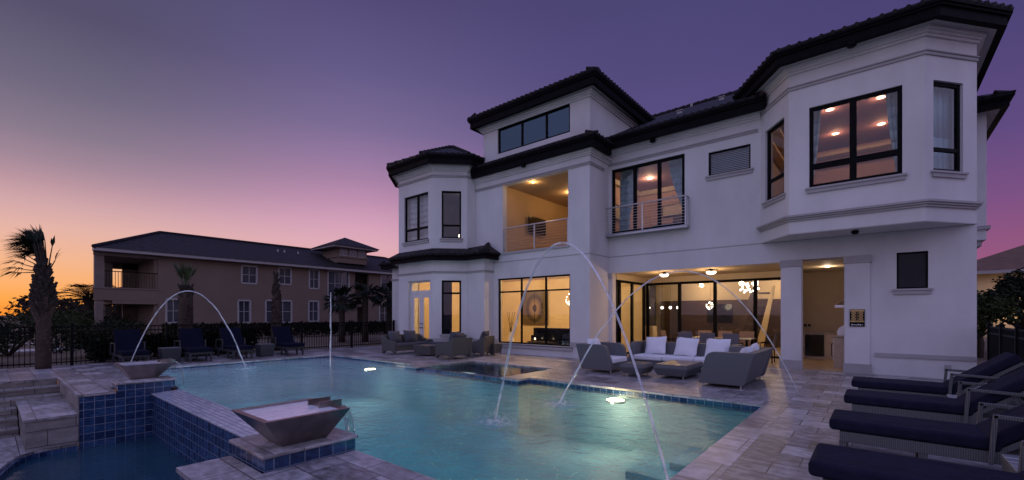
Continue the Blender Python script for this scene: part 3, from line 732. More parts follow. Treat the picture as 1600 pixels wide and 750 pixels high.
for A_, B_ in (((-17.7,20.6,11.06),(2.1,20.6,11.06)),((-15.2,13.9,9.33),(-14.2,11.3,8.06)),((-15.2,13.9,9.33),(-12.75,12.6,8.06)),((-15.2,13.9,9.33),(-16.5,11.3,8.06)),((-12.3,13.28,4.45),(-11.7,12.4,4.05))):
    rc = MB(); A_ = Vector(A_); B_ = Vector(B_); n = max(2,int((B_-A_).length/.33))
    for k in range(n): rc.tube([A_.lerp(B_,k/n), A_.lerp(B_,(k+1)/n)+Vector((0,0,.02))], [.07,.09], 7)
    part('ridge_cap', rc, 'roof_tile')
v = MB()
for x, y, zz in ((-5.75,16.9,9.18),(-4.6,18.2,9.83)): v.box(x-.09,x+.09,y-.09,y+.09,zz-.1,zz+.06); v.box(x-.12,x+.12,y-.12,y+.12,zz+.061,zz+.09)
for x, y, zz in ((-3.35,19.6,10.5),(-3.1,19.9,10.7),(-6.4,20.3,10.9)): v.tube([(x,y,zz-.2),(x,y,zz+.12)], .05, 8)
part('roof_vent', v, 'stucco_trim')

# windows and doors: frame boxes in the plane of a wall
def fbox(m, p0, p1, u0, u1, n0, n1, z0, z1):
    p0 = Vector(p0); p1 = Vector(p1); d = (p1-p0).normalized(); n = Vector((-d.y,d.x))
    A = p0+d*u0+n*n0; B = p0+d*u1+n*n0; C = p0+d*u1+n*n1; D = p0+d*u0+n*n1
    m.prism([A,B,C,D], z0, z1)
def window(p0, p1, u0, u1, z0, z1, vs=(), hs=(), fw=.06, rec=.06, mat='frame_black', pane='glass', sill=True, mw=None, name='window'):
    m = MB(); mw = mw or fw; dp = .07
    fbox(m,p0,p1,u0,u1,rec,rec+dp,z1-fw,z1); fbox(m,p0,p1,u0,u1,rec,rec+dp,z0,z0+fw)
    fbox(m,p0,p1,u0,u0+fw,rec,rec+dp,z0+fw,z1-fw); fbox(m,p0,p1,u1-fw,u1,rec,rec+dp,z0+fw,z1-fw)
    for q in vs: fbox(m,p0,p1,q-mw/2,q+mw/2,rec-.004,rec+dp-.004,z0+fw,z1-fw)
    for q in hs: fbox(m,p0,p1,u0+fw,u1-fw,rec-.008,rec+dp-.008,q-mw/2,q+mw/2)
    o = part(name, m, mat)
    g = MB(); fbox(g,p0,p1,u0+fw*.6,u1-fw*.6,rec+.03,rec+.036,z0+fw*.6,z1-fw*.6); part('pane', g, pane, o)
    if sill:
        s = MB(); fbox(s,p0,p1,u0-.08,u1+.08,-.07,rec,z0-.05,z0-.002); fbox(s,p0,p1,u0-.05,u1+.05,-.045,-.001,z0-.14,z0-.052); part('sill', s, 'stucco_trim', o)
    return o
TL = ((-13.04,13.3),(-7.59,13.3))
o = window(*TL,1.24,4.66,.4,2.98,(2.41,3.57),(2.44,),.055,.05)
window((-12.62,13.33),(-7.6,13.33),.78,4.22,8.04,9.13,(2.0,3.16),(),.07,.05,pane='glass_dark',sill=False)
ML = ((-7.59,14.72),(-2.65,14.72))
window(*ML,.10,2.73,4.47,6.84,(.98,1.86),(),.10,.05,sill=False,mw=.12,name='balcony_door')
window(*ML,3.47,4.67,5.93,6.68,(),(),.045,.05,pane='glass')
window((-7.59,14.72),(1.78,14.72),7.97,8.55,2.19,3.1,(),(),.035,.04,pane='screen_dark')
window(RB[0],RB[1],.25,1.23,4.79,6.85,(),(5.36,),.08,.06)
window(RB[1],RB[2],.44,2.23,4.79,6.85,(1.33,),(5.33,),.085,.05,mw=.14)
window(RB[2],RB[3],.24,1.10,4.8,6.86,(),(5.32,),.08,.06)
window(LB[1],LB[2],.39,2.02,4.67,6.65,(1.27,),(5.2,),.07,.06,mw=.09)
window(LB[2],LB[3],.37,1.17,4.68,6.64,(),(5.22,),.07,.05)
window(LB[2],LB[3],.37,1.17,.73,2.95,(),(2.42,),.075,.05)
# french doors of the left bay with a fanlight above
p0, p1 = LB[1], LB[2]
f = MB(); 
for a_, b_, za, zb in ((.69,2.14,2.90,2.97),(.69,2.14,2.42,2.56),(.69,.78,0,2.42),(2.05,2.14,0,2.42),(.69,.78,2.56,2.9),(2.05,2.14,2.56,2.9)): fbox(f,p0,p1,a_,b_,.12,.2,za,zb)
df = part('door_frame', f, 'white_paint')
g = MB(); fbox(g,p0,p1,.78,2.05,.15,.156,2.56,2.9); part('fanlight', g, 'glass', df)
for u0, u1 in ((.785,1.405),(1.425,2.045)):
    f = MB(); sw = .13
    fbox(f,p0,p1,u0,u1,.135,.18,.02,.30); fbox(f,p0,p1,u0,u1,.135,.18,2.25,2.415); fbox(f,p0,p1,u0,u0+sw,.135,.18,.3,2.25); fbox(f,p0,p1,u1-sw,u1,.135,.18,.3,2.25)
    dd = part('door', f, 'white_paint')
    g = MB(); fbox(g,p0,p1,u0+sw,u1-sw,.155,.161,.3,2.25); part('pane', g, 'glass', dd)
    k = MB(); uu = u1-.06 if u0 < 1 else u0+.06
    fbox(k,p0,p1,uu-.025,uu+.025,.10,.134,.95,1.0); fbox(k,p0,p1,uu-.02,uu+.02,.11,.134,1.12,1.17); part('handle', k, 'frame_black', dd)

# base trim, plinths, caps, pilasters
for ln, za, zb, oo in (([(-.05,14.72),(1.78,14.72)],.46,.56,.035),([(-14.05,11.79),(-13.05,12.79),(-12.07,12.79),(-12.07,13.29)],.16,.56,.03),([(-16.35,11.79),(-15.66,11.79)],.16,.56,.03),
    ([(-14.21,11.79),(-14.052,11.79)],.16,.56,.03),([(-12.03,13.3),(-11.82,13.3)],.2,.55,.03),([(-8.35,13.3),(-7.59,13.3),(-7.59,14.72)],.4,.56,.03)):
    t = MB(); t.band(ln,za,zb,0,oo); part('base_trim', t, 'stucco_trim')
t = MB(); t.band([(-11.98,13.3),(-8.26,13.3)],.25,.375,0,.07); part('window_ledge', t, 'stucco_trim')
def pil(x0, x1, pr, full=True):
    c = MB(); c.box(x0,x1,14.72-pr,14.718,.25,2.9); part('pilaster', c, 'stucco')
    c = MB(); c.box(x0-.035,x1+.035,14.72-pr-.035,14.719,0,.25); part('plinth', c, 'stucco_trim')
    c = MB(); c.box(x0-.03,x1+.03,14.72-pr-.03,14.719,2.9,3.09); part('pilaster_cap', c, 'stucco_trim')
pil(-2.13,-1.64,.03); pil(-.66,-.14,.06)
c = MB(); c.box(-7.6,-7.45,14.66,14.719,2.88,3.06); part('pilaster_trim', c, 'stucco_trim')

# balcony of the tower: cable rail
def rail(pts, z0, z1, name, nw=9, posts=(), r=.022, ends=True):
    m = MB(); A = [Vector((p[0],p[1],0)) for p in pts]
    for p in posts: m.box(p[0]-.022,p[0]+.022,p[1]-.022,p[1]+.022,z0,z1-.03)
    m.tube([a+Vector((0,0,z1)) for a in A], r+.006, 8)
    m.tube([a+Vector((0,0,z0)) for a in A], r, 6) if nw > 8 and len(A) > 2 else None
    o = part(name, m, 'rail_metal'); m = MB()
    for k in range(nw):
        z = z0+(z1-z0)*(k+1)/(nw+1)
        m.tube([a+Vector((0,0,z)) for a in A], .0065, 5)
    part('cables', m, 'rail_metal', o); return o
rail([(-11.53,13.36),(-8.47,13.36)],4.05,4.98,'balcony_rail',8,[(-11.5,13.36),(-10.0,13.36),(-8.5,13.36)])
m = MB(); m.band([(-11.6,13.3),(-8.4,13.3)],3.94,4.018,0,.05); part('balcony_ledge', m, 'stucco_trim')
yb = 14.46
rail([(-7.63,14.70),(-7.63,yb),(-4.74,yb),(-4.74,14.70)],4.43,5.38,'balcony_rail',9,[(-7.63,yb),(-6.2,yb),(-4.74,yb),(-7.63,14.69),(-4.74,14.69)])
m = MB(); m.box(-7.67,-4.70,14.42,14.719,4.36,4.41); part('balcony_floor', m, 'rail_metal')

# flood lights under the eaves, a plaque, vents and hose bibs
for x, y, z in ((-.46,13.12,7.93),(-5.85,14.5,7.44),(-10.3,13.06,7.18)):
    m = MB(); m.lathe([(.05,.05),(.09,.02),(.10,-.03),(.07,-.06)], 14, (x,y,z)); part('eave_light', m, 'frame_black')
m = MB(); m.lathe([(.06,.03),(.09,0),(.05,-.06)], 12, (-.42,13.85,3.6)); part('camera_dome', m, 'frame_black')
m = MB(); m.box(1.24,1.36,14.70,14.719,.22,.34); m.box(-18.0,-17.95,13.27,13.299,1.2,1.27); part('wall_outlet', m, 'stucco_trim')
m = MB(); m.box(-.555,-.245,14.63,14.659,1.23,1.68); pl = part('wall_plaque', m, 'frame_black')
m = MB()
m.box(-.545,-.255,14.622,14.629,1.345,1.385); m.box(-.545,-.255,14.622,14.629,1.62,1.67)
for cx_ in (-.475,-.325):
    for q in range(3):
        zc = 1.43+.075*q
        for k in range(12):
            a = 6.283*k/12; m.box(cx_+.038*math.cos(a)-.011,cx_+.038*math.cos(a)+.011,14.622,14.629,zc+.03*math.sin(a)-.009,zc+.03*math.sin(a)+.009)
        m.box(cx_-.014,cx_+.014,14.621,14.629,zc-.012,zc+.012)
for q in range(9): m.box(-.408,-.392,14.622,14.629,1.40+.024*q,1.412+.024*q)
part('plaque_ornament', m, 'gold', pl)
m = MB()
for k in range(6): m.box(-.52+.042*k,-.49+.042*k,14.624,14.629,1.255+.01*(k%2),1.295-.008*(k%3))
part('plaque_mark', m, 'white_paint', pl)

# ------------------------------------------------------------------ rooms (inside faces only)
def room(x0,x1,y0,y1,z0,z1, mats, name='room', faces='FCBLR'):
    # F floor, C ceiling, B back (+y), L left, R right; mats: dict
    def add(ch, pts):
        if ch not in faces: return
        m = MB(); m.poly(pts); return m, mats.get(ch, mats['*'])
    for ch, pts, nm in (('F',[(x0,y0,z0),(x1,y0,z0),(x1,y1,z0),(x0,y1,z0)],'floor'),('C',[(x0,y0,z1),(x0,y1,z1),(x1,y1,z1),(x1,y0,z1)],'ceiling'),
        ('B',[(x0,y1,z0),(x1,y1,z0),(x1,y1,z1),(x0,y1,z1)],'back_wall'),('L',[(x0,y0,z0),(x0,y1,z0),(x0,y1,z1),(x0,y0,z1)],'side_wall'),('R',[(x1,y0,z0),(x1,y0,z1),(x1,y1,z1),(x1,y1,z0)],'side_wall')):
        r = add(ch, pts)
        if r:
            m, mt = r
            if ch == 'C': # ceilings are slabs so that nothing leaks round them
                m = MB(); m.box(x0,x1,y0,y1,z1,z1+.04)
            part('room_'+nm, m, mt)
# ground floor: one open room behind the left bay and the big window, a dark wood wall at its back
room(-17.1,-7.72,13.5,18.2,.02,3.3,{'*':'tan_wall','F':'int_floor','C':'cream'},faces='FCBL')
room(-9.3,-2.2,17.72,23.5,.021,3.12,{'*':'cream','F':'int_floor','B':'cream','L':'dark_room'},faces='FCBLR')
m = MB(); m.box(-8.9,-2.4,23.2,23.48,.03,2.25); part('wood_panelling', m, 'dark_wood')
m = MB(); m.box(-7.73,-7.46,15.003,15.02,0,3.05); part('inner_wall', m, 'tan_wall')
# covered patio and outdoor kitchen
m = MB(); m.box(-7.46,.25,14.73,19.3,-.04,.006); part('patio_floor', m, 'int_floor')
m = MB(); m.box(-7.7,.3,15.0,19.4,3.06,3.12); part('patio_ceiling', m, 'cream')
m = MB(); m.box(-2.2,.25,19.2,19.3,0,3.06); m.box(.12,.25,15.0,19.2,0,3.06); m.box(-2.35,-2.2,17.72,19.3,0,3.06); part('kitchen_wall', m, 'orange_wall')
def sliders(p0, p1, us, z1, name='sliding_door'):
    m = MB(); L = (Vector(p1)-Vector(p0)).length
    fbox(m,p0,p1,0,L,.02,.10,z1-.09,z1); fbox(m,p0,p1,0,L,.02,.10,.008,.07)
    for u in us: fbox(m,p0,p1,u-.06,u+.06,.016,.104,.07,z1-.09)
    o = part(name, m, 'frame_black')
    g = MB(); fbox(g,p0,p1,.03,L-.03,.055,.061,.05,z1-.06); part('pane', g, 'glass', o)
    m = MB(); fbox(m,p0,p1,0,L,.0,.12,z1+.001,3.058); part('header', m, 'cream', o)
sliders((-7.42,17.67),(-2.22,17.67),(.06,1.37,2.70,4.06,5.16),2.84)
sliders((-7.42,14.99),(-7.42,17.66),(.06,.35,1.45,2.6),2.84)
# balcony room, bedroom, right bay bedroom, left bay bedroom, tower loft
room(-11.56,-8.3,13.56,18.6,4.0,6.73,{'*':'ochre_wall','F':'stucco_trim'})
room(-8.2,-3.0,15.01,18.7,4.44,6.98,{'*':'peach_wall','C':'mauve_ceiling','F':'int_floor'})
m = MB()
for x0_,x1_,y0_,y1_ in ((-8.2,-3.0,18.55,18.7),(-8.2,-8.05,15.1,18.55),(-3.15,-3.0,15.1,18.55)): m.box(x0_,x1_,y0_,y1_,6.78,6.97)
part('crown_moulding', m, 'cream')
room(-2.62,1.7,14.75,18.7,3.95,7.22,{'*':'orange_wall','C':'mauve_ceiling','F':'int_floor','B':'peach_wall'})
m = MB()
for z_, e_ in ((6.62,.22),(6.92,.42)): m.box(-2.6,1.6,18.7-e_,18.68,z_,z_+.10); m.box(-2.6,-2.6+e_,14.9,18.3,z_,z_+.10)
part('crown_moulding', m, 'cream')
w = MB(); w.prism([(-2.5,14.75),(-1.7,13.65),(.75,13.65),(1.62,14.75)],7.225,7.27); part('room_ceiling', w, 'mauve_ceiling')
LBI = [(-17.1,13.5),(-17.1,12.95),(-16.25,12.0),(-14.15,12.0),(-13.2,12.95),(-13.2,13.5)]
for za,zb,mm in ((-.02,.018,'int_floor'),(3.3,3.34,'cream'),(4.36,4.4,'int_floor'),(7.3,7.34,'cream')): w = MB(); w.prism(LBI,za,zb); part('bay_floor' if mm == 'int_floor' else 'bay_ceiling', w, mm)
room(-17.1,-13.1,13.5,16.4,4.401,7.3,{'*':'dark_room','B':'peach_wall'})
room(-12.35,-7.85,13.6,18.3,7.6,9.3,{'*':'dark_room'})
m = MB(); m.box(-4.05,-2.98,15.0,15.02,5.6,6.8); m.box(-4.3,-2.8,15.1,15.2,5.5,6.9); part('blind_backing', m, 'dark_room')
m = MB()
for k in range(13): z_ = 5.97+.054*k; m.hexa([(-4.08,14.85,z_),(-2.96,14.85,z_),(-2.96,14.89,z_+.025),(-4.08,14.89,z_+.025),(-4.08,14.85,z_+.004),(-2.96,14.85,z_+.004),(-2.96,14.89,z_+.029),(-4.08,14.89,z_+.029)])
part('blind', m, 'curtain')
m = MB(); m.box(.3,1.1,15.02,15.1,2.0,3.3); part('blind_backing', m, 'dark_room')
# interior lamps
def downlight(x, y, z, e, col=(1,.72,.42), r=.09):
    m = MB(); m.lathe([(r*1.25,0),(r*1.3,-.01),(r,-.018)], 18, (x,y,z)); o = part('downlight', m, 'white_paint')
    m = MB(); m.lathe([(r*.95,-.0185),(r*.9,-.024)], 18, (x,y,z)); part('lens', m, 'lamp_warm', o)
    if e: lamp('downlight_lamp', (x,y,z-.10), e, col, .08)
for x,y in ((-1.0,14.95),(.08,14.95),(-1.0,17.05),(.1,17.05)): downlight(x,y,7.22,10,(1,.50,.28))
downlight(-6.98,17.0,6.98,40,(1,.62,.36))
downlight(-10.36,13.75,6.73,10,(1,.62,.27),.05); downlight(-10.0,15.9,6.73,22,(1,.62,.27),.05); downlight(-9.4,17.6,6.73,16,(1,.66,.3),.05)
for x,y,e in ((-11.5,15.2,210),(-9.4,15.4,165),(-14.5,15.6,170),(-14.6,13.6,85)): downlight(x,y,3.3,e,(1,.64,.29),.06)
for x,y,e in ((-6.8,19.6,50),(-4.6,19.6,50),(-3.4,22.3,60),(-6.6,22.3,70)): downlight(x,y,3.12,e,(1,.65,.34),.07)
downlight(-1.2,17.0,3.06,13,(1,.72,.48),.06)
downlight(-15.0,14.6,7.3,22,(1,.75,.5),.05)
# ------------------------------------------------------------------ loungers beside the pool, right: x runs from foot to head
def lounger(name, label, group, mats, seat=1.2, back=.92, ang=38, hw=.33, tall=False, far=False):
    o = thing(name, label, 'lounger', (0,0,0), group=group)
    fr, cu = mats
    m = MB(); za, zb = (.19,.30) if not far else (.25,.33)
    m.box(.04,seat+.72,-hw+.01,-hw+.06,za,zb); m.box(.04,seat+.72,hw-.06,hw-.01,za,zb); m.box(.04,.09,-hw+.06,hw-.06,za,zb); m.box(seat+.67,seat+.72,-hw+.06,hw-.06,za,zb)
    m.box(.09,seat+.67,-hw+.06,hw-.06,zb-.04,zb-.01)
    m.build('frame', fr, o, bevel=.008)
    for x in (.07,seat*.58,seat+.62):
        for s in (-1,1):
            m = MB(); y = s*(hw-.045); m.hexa([(x-.022,y-.022,0),(x+.022,y-.022,0),(x+.022,y+.022,0),(x-.022,y+.022,0),(x-.035,y-.035,za),(x+.035,y-.035,za),(x+.035,y+.035,za),(x-.035,y+.035,za)])
            m.build('leg', fr, o)
    m = MB(); m.box(-.05,seat+.02,-hw,hw,zb+.005,zb+.125); m.build('seat_cushion', cu, o, bevel=.035, seg=3)
    ca, sa = math.cos(R(ang)), math.sin(R(ang)); X0, Z0 = seat-.02, zb+.02
    m = MB()
    def pt(u, w, y): return (X0+u*ca-w*sa, y, Z0+u*sa+w*ca)
    m.hexa([pt(0,.0,-hw),pt(back,.0,-hw),pt(back,.0,hw),pt(0,.0,hw),pt(0,.12,-hw),pt(back,.12,-hw),pt(back,.12,hw),pt(0,.12,hw)])
    m.build('back_cushion', cu, o, bevel=.035, seg=3)
    m = MB()
    m.hexa([pt(0,-.05,-hw+.02),pt(back-.02,-.05,-hw+.02),pt(back-.02,-.05,hw-.02),pt(0,-.05,hw-.02),pt(0,-.005,-hw+.02),pt(back-.02,-.005,-hw+.02),pt(back-.02,-.005,hw-.02),pt(0,-.005,hw-.02)])
    u = back*.62
    for s in (-1,1): y = s*(hw-.05); m.tube([pt(u,-.05,y),(X0+back*ca+.0,y,zb-.02)], .016, 6)
    m.build('backrest_frame', fr, o)
    for s in (-1,1):
        m = MB(); y = s*(hw+.025); xa = seat-.06; xb = seat+.60; zt = zb+.33
        for a_, b_ in (((xa,y,za+.02),(xa+.03,y,zt)),((xa+.03,y,zt),(xb,y,zt-.02)),((xb,y,zt-.02),(xb+.04,y,za+.03))):
            A_, B_ = Vector(a_), Vector(b_); dd = (B_-A_).normalized(); sd = Vector((0,.018,0)); up = dd.cross(Vector((0,1,0)))*.018
            A_ -= dd*.017; B_ += dd*.017
            m.hexa([A_-sd-up,B_-sd-up,B_+sd-up,A_+sd-up,A_-sd+up,B_-sd+up,B_+sd+up,A_+sd+up])
        m.build('armrest', fr, o, bevel=.006)
    return o
LG = 'navy loungers lined up on the right of the pool'
labs = ['navy cushioned wicker lounger nearest the camera, cut off by the bottom edge', 'second navy lounger from the camera, beside the wicker side table with pale slats',
        'third navy lounger from the camera, its raised back cut off by the picture edge', 'navy lounger farthest from the camera, closest to the white house wall']
L0 = lounger('sun_lounger', labs[0], LG, ('wicker_grey','navy'))
pos = [(-.36,4.38,0),(-.35,6.17,0),(-.31,8.03,0),(-.29,9.82,0)]
L0.location = pos[0]
for p, l in zip(pos[1:], labs[1:]): dup(L0, p, label=l)
def side_table(name, label, loc, sx, sy, h, mats, group):
    t = thing(name, label, 'side table', loc, group=group)
    m = MB(); m.hexa([(-sx+.03,-sy+.03,0),(sx-.03,-sy+.03,0),(sx-.03,sy-.03,0),(-sx+.03,sy-.03,0),(-sx,-sy,h-.02),(sx,-sy,h-.02),(sx,sy,h-.02),(-sx,sy,h-.02)]); m.build('body', mats[0], t, bevel=.01)
    m = MB()
    n = 4; w_ = 2*sy/n
    for k in range(n): m.box(-sx+.005,sx-.005,-sy+k*w_+.01,-sy+(k+1)*w_-.01,h-.019,h)
    m.build('top', mats[1], t, bevel=.004); return t
TG = 'wicker side tables between the navy loungers'
side_table('side_table','wicker side table with pale slatted top in the bottom right corner',(1.08,5.30,0),.27,.27,.36,('wicker_grey','rail_metal'),TG)
side_table('side_table','wicker side table with pale top between the two farthest navy loungers',(1.06,8.93,0),.27,.25,.36,('wicker_grey','rail_metal'),TG)

# far row at the fence: heads towards the fence
FG = 'loungers along the left fence'
fl = ['far lounger on the left, half hidden behind the small bronze bowl', 'far lounger just right of the cube table by the bronze bowl', 'far lounger with the left water jet falling in front of it', 'far lounger at the right end of the row, in front of the brown lashed palm']
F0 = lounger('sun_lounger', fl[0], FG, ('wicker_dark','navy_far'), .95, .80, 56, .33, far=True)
F0.location = (-16.95,2.9,0); F0.rotation_euler.z = R(180)
for y, l in zip((4.5,5.72,7.5), fl[1:]): dup(F0, (-16.8,y,0), label=l)
CG = 'cube side tables along the left fence'
side_table('side_table','dark wicker cube table between the two leftmost far loungers',(-17.5,3.82,0),.26,.26,.48,('wicker_dark','wicker_grey'),CG)
side_table('side_table','dark wicker cube table between the two rightmost far loungers',(-17.35,6.62,0),.25,.25,.46,('wicker_dark','wicker_grey'),CG)

# ------------------------------------------------------------------ slate sofa group: local x runs from front to back, y along the seat
def pillow_mesh(w, h, t):
    m = MB(); n = 8; top = []; bot = []
    for j in range(n+1):
        for i in range(n+1):
            u = i/n*2-1; v = j/n*2-1
            k = (1-u**4)*(1-v**4); q = 1-.06*(1-abs(u))*(abs(v)) ; q2 = 1-.06*(1-abs(v))*abs(u)
            top.append(Vector((u*w/2*q2, v*h/2*q, t/2*k**.6))); bot.append(Vector((u*w/2*q2, v*h/2*q, -t/2*k**.6)))
    m.v = top+bot; N = (n+1)**2
    for j in range(n):
        for i in range(n):
            a = j*(n+1)+i; m.f.append((a,a+1,a+n+2,a+n+1)); m.f.append((N+a,N+a+n+1,N+a+n+2,N+a+1)); m.mi += [0,0]
    return m
PIL = {}
def pillow(label, loc, rot, mat, w=.5, h=.5, t=.16, group=None, name='cushion'):
    k = (mat,w,h,t)
    if k not in PIL:
        o = pillow_mesh(w,h,t).build(name, mat, smooth=True); PIL[k] = o; 
    else:
        o = PIL[k].copy(); COL.objects.link(o)
    o.location = loc; o.rotation_euler = rot
    return tag(o, label, 'cushion', group)
def profile(fd, bd, h, r=.1, lean=.19, z0=.07):
    # side outline (x,z), rounded corners
    P_ = [Vector((0,z0)),Vector((bd,z0)),Vector((bd+lean,h)),Vector((lean,h))]; out = []
    for k in range(4):
        a,b,c = P_[k-1],P_[k],P_[(k+1)%4]; rr = r*(1.5 if k == 3 else .55)
        p = b+(a-b).normalized()*rr; q = b+(c-b).normalized()*rr
        for j in range(5):
            t = j/4; out.append(p*(1-t)**2+b*2*t*(1-t)+q*t*t)
    return out
def sofa(label, loc, rz, L, D=.86, h=.74, nseat=3, group='slate sofas with white cushions'):
    o = thing('patio_sofa' if nseat > 1 else 'patio_armchair', label, 'sofa' if nseat > 1 else 'armchair', loc, rz, group)
    pr = profile(0, D-.16, h); th = .16
    for y in (-L/2, L/2-th):
        m = MB(); m.extrude([(p.x,y,p.y) for p in pr], (0,th,0)); m.build('side_panel', 'wicker_slate', o, bevel=.012)
    m = MB(); x1 = D-.16
    m.extrude([(x1-.2,-L/2+th,.12),(x1-.02,-L/2+th,.12),(x1+.175,-L/2+th,h-.01),(x1+.0,-L/2+th,h-.01)], (0,L-2*th,0)); m.build('back_panel', 'wicker_slate', o, bevel=.01)
    m = MB(); m.box(.05,x1-.05,-L/2+th,L/2-th,.07,.24); m.build('base', 'wicker_slate', o)
    sw = (L-2*th)/nseat
    for k in range(nseat):
        m = MB(); y = -L/2+th+k*sw; m.box(.02,x1+.02,y+.006,y+sw-.006,.245,.385); m.build('seat_cushion', 'white_cushion', o, bevel=.04, seg=3)
    for x in (.08,x1-.08):
        for y in (-L/2+.1,L/2-.1): m = MB(); m.tube([(x,y,0),(x,y,.075)], .016, 8); m.build('foot', 'steel', o)
    return o
SG = 'white pillows on the slate sofas'
sofa('slate woven three-seat sofa with three white pillows, facing the pool', (-4.18,12.0,0), R(90), 2.85, D=1.0, nseat=3)
sofa('slate woven sofa seen from its side and back, right of the coffee table', (-3.0,11.0,0), 0, 2.15, D=1.07, h=.75, nseat=2)
sofa('slate woven armchair seen from its side at the left of the white sofa group', (-5.3,11.0,0), R(180), 1.15, D=1.06, nseat=1)
for x, l in ((-5.0,'left of the three white pillows on the three-seat sofa'),(-4.12,'middle of the three white pillows on the three-seat sofa'),(-3.3,'right of the three white pillows on the three-seat sofa, widest looking')):
    pillow('white square pillow, '+l, (x,12.62,.64), (R(68),R(random.uniform(-4,4)),0), 'white_cushion', .62, .54, .2, SG)
pillow('white pillow showing over the near end of the right-hand slate sofa', (-2.2,10.5,.63), (R(72),0,R(-90)), 'white_cushion', .58, .48, .2, SG)
pillow('white pillow showing over the far half of the right-hand slate sofa', (-2.2,11.3,.64), (R(74),R(8),R(-86)), 'white_cushion', .58, .48, .2, SG)
pillow('white pillow showing over the back of the slate armchair', (-6.08,10.95,.64), (R(68),0,R(88)), 'white_cushion', .62, .5, .2, SG)
def low_table(label, x0, x1, y0, y1, h, top):
    t = thing('coffee_table', label, 'coffee table', ((x0+x1)/2,(y0+y1)/2,0), group='low slate tables in the white sofa group', world=True)
    a = .07; m = MB()
    m.hexa([(x0+a,y0+a,.07),(x1-a,y0+a,.07),(x1-a,y1-a,.07),(x0+a,y1-a,.07),(x0,y0,h*.72),(x1,y0,h*.72),(x1,y1,h*.72),(x0,y1,h*.72)])
    m.hexa([(x0,y0,h*.721),(x1,y0,h*.721),(x1,y1,h*.721),(x0,y1,h*.721),(x0+.03,y0+.03,h-.012),(x1-.03,y0+.03,h-.012),(x1-.03,y1-.03,h-.012),(x0+.03,y1-.03,h-.012)])
    m.build('body', 'wicker_slate', t, bevel=.015)
    m = MB(); m.box(x0+.04,x1-.04,y0+.04,y1-.04,h-.011,h); m.build('top', top, t)
    for x in (x0+.14,x1-.14):
        for y in (y0+.14,y1-.14): m = MB(); m.tube([(x,y,0),(x,y,.075)], .016, 8); m.build('foot', 'steel', t)
low_table('low slate woven coffee table with brown top in the white sofa group', -4.2,-3.38,10.42,11.75,.34,'brown_top')
low_table('smaller low slate woven side table with grey top beside the coffee table', -4.98,-4.36,10.2,10.95,.32,'wicker_slate')

# ------------------------------------------------------------------ dark wicker group in front of the left bay: local x front to back
def wick_sofa(name, label, cat, loc, rz, L, D=.82, n=2, group='dark wicker seats in front of the left bay'):
    o = thing(name, label, cat, loc, rz, group)
    m = MB(); m.box(.04,D-.08,-L/2+.1,L/2-.1,.14,.30); m.build('base', 'wicker_brown', o)
    for s in (-1,1):
        m = MB(); y = s*(L/2-.05)
        # arm dips from the back to the front, with a cut-out below
        top = [(D+.06,.74),(D-.10,.66),(D-.28,.57),(.3,.53),(.05,.52),(0,.48)]
        bot = [(0,.03),(.06,.03),(.12,.12),(D/2,.17),(D-.16,.12),(D-.08,.03),(D,.03)]
        pts = [(x,y-.05,z) for x,z in top[::-1]] ; pts = [(x,y-.05,z) for x,z in (bot+top)]
        m.extrude(pts, (0,.10,0)); m.build('arm', 'wicker_brown', o, bevel=.012)
    m = MB(); m.extrude([(D-.14,-L/2+.1,.14),(D-.02,-L/2+.1,.14),(D+.06,-L/2+.1,.74),(D-.03,-L/2+.1,.74)], (0,L-.2,0)); m.build('back', 'wicker_brown', o, bevel=.012)
    m = MB(); m.box(.02,D-.16,-L/2+.105,L/2-.105,.305,.42); m.build('seat_cushion', 'char_cushion', o, bevel=.03)
    for x in (.03,D-.04):
        for s in (-1,1): m = MB(); m.tube([(x,s*(L/2-.05),0),(x,s*(L/2-.05),.04)], .02, 8); m.build('foot', 'rail_metal', o)
    return o
wick_sofa('wicker_sofa','dark wicker sofa with slate back pillows at the left of its group, near the fence','sofa',(-14.0,10.85,0),R(180),1.9)
wick_sofa('wicker_armchair','dark wicker armchair seen from behind, nearest the pool corner','armchair',(-11.8,10.5,0),0,.95)
wick_sofa('wicker_armchair','dark wicker armchair behind the other one, against the white pier','armchair',(-11.9,11.75,0),R(18),.92)
wick_sofa('wicker_sofa','low dark wicker loveseat with its back to the french doors','sofa',(-13.4,11.5,0),R(90),1.5)
WG = 'slate pillows on the dark wicker seats'
for loc, rz, l in (((-14.62,10.35,.66),R(92),'slate pillow on the near half of the left dark wicker sofa'),((-14.62,11.1,.66),R(86),'slate pillow on the far half of the left dark wicker sofa'),
    ((-11.22,10.5,.68),R(-84),'slate pillow standing in the dark wicker armchair nearest the pool'),((-11.28,11.95,.70),R(-70),'slate pillow sticking up from the rear dark wicker armchair'),((-13.0,12.05,.62),R(6),'slate pillow lying on the dark wicker loveseat by the doors')):
    pillow(l, loc, (R(70),R(random.uniform(-6,6)),rz), 'char_cushion', .58, .5, .2, WG)
t = thing('wicker_table','low dark wicker coffee table between the wicker sofa and armchairs','coffee table',(-13.0,10.75,0))
m = MB(); m.hexa([(-.46,-.34,.05),(.46,-.34,.05),(.46,.34,.05),(-.46,.34,.05),(-.5,-.38,.36),(.5,-.38,.36),(.5,.38,.36),(-.5,.38,.36)]); m.build('body','wicker_brown',t,bevel=.015)
m = MB(); m.box(-.51,.51,-.39,.39,.361,.385); m.build('top','wicker_brown',t,bevel=.006)
t = thing('end_table','small dark wicker end table at the right of the wicker group','side table',(-11.25,12.45,0))
m = MB(); m.hexa([(-.2,-.2,.08),(.2,-.2,.08),(.2,.2,.08),(-.2,.2,.08),(-.24,-.24,.44),(.24,-.24,.44),(.24,.24,.44),(-.24,.24,.44)]); m.build('body','wicker_brown',t,bevel=.012)
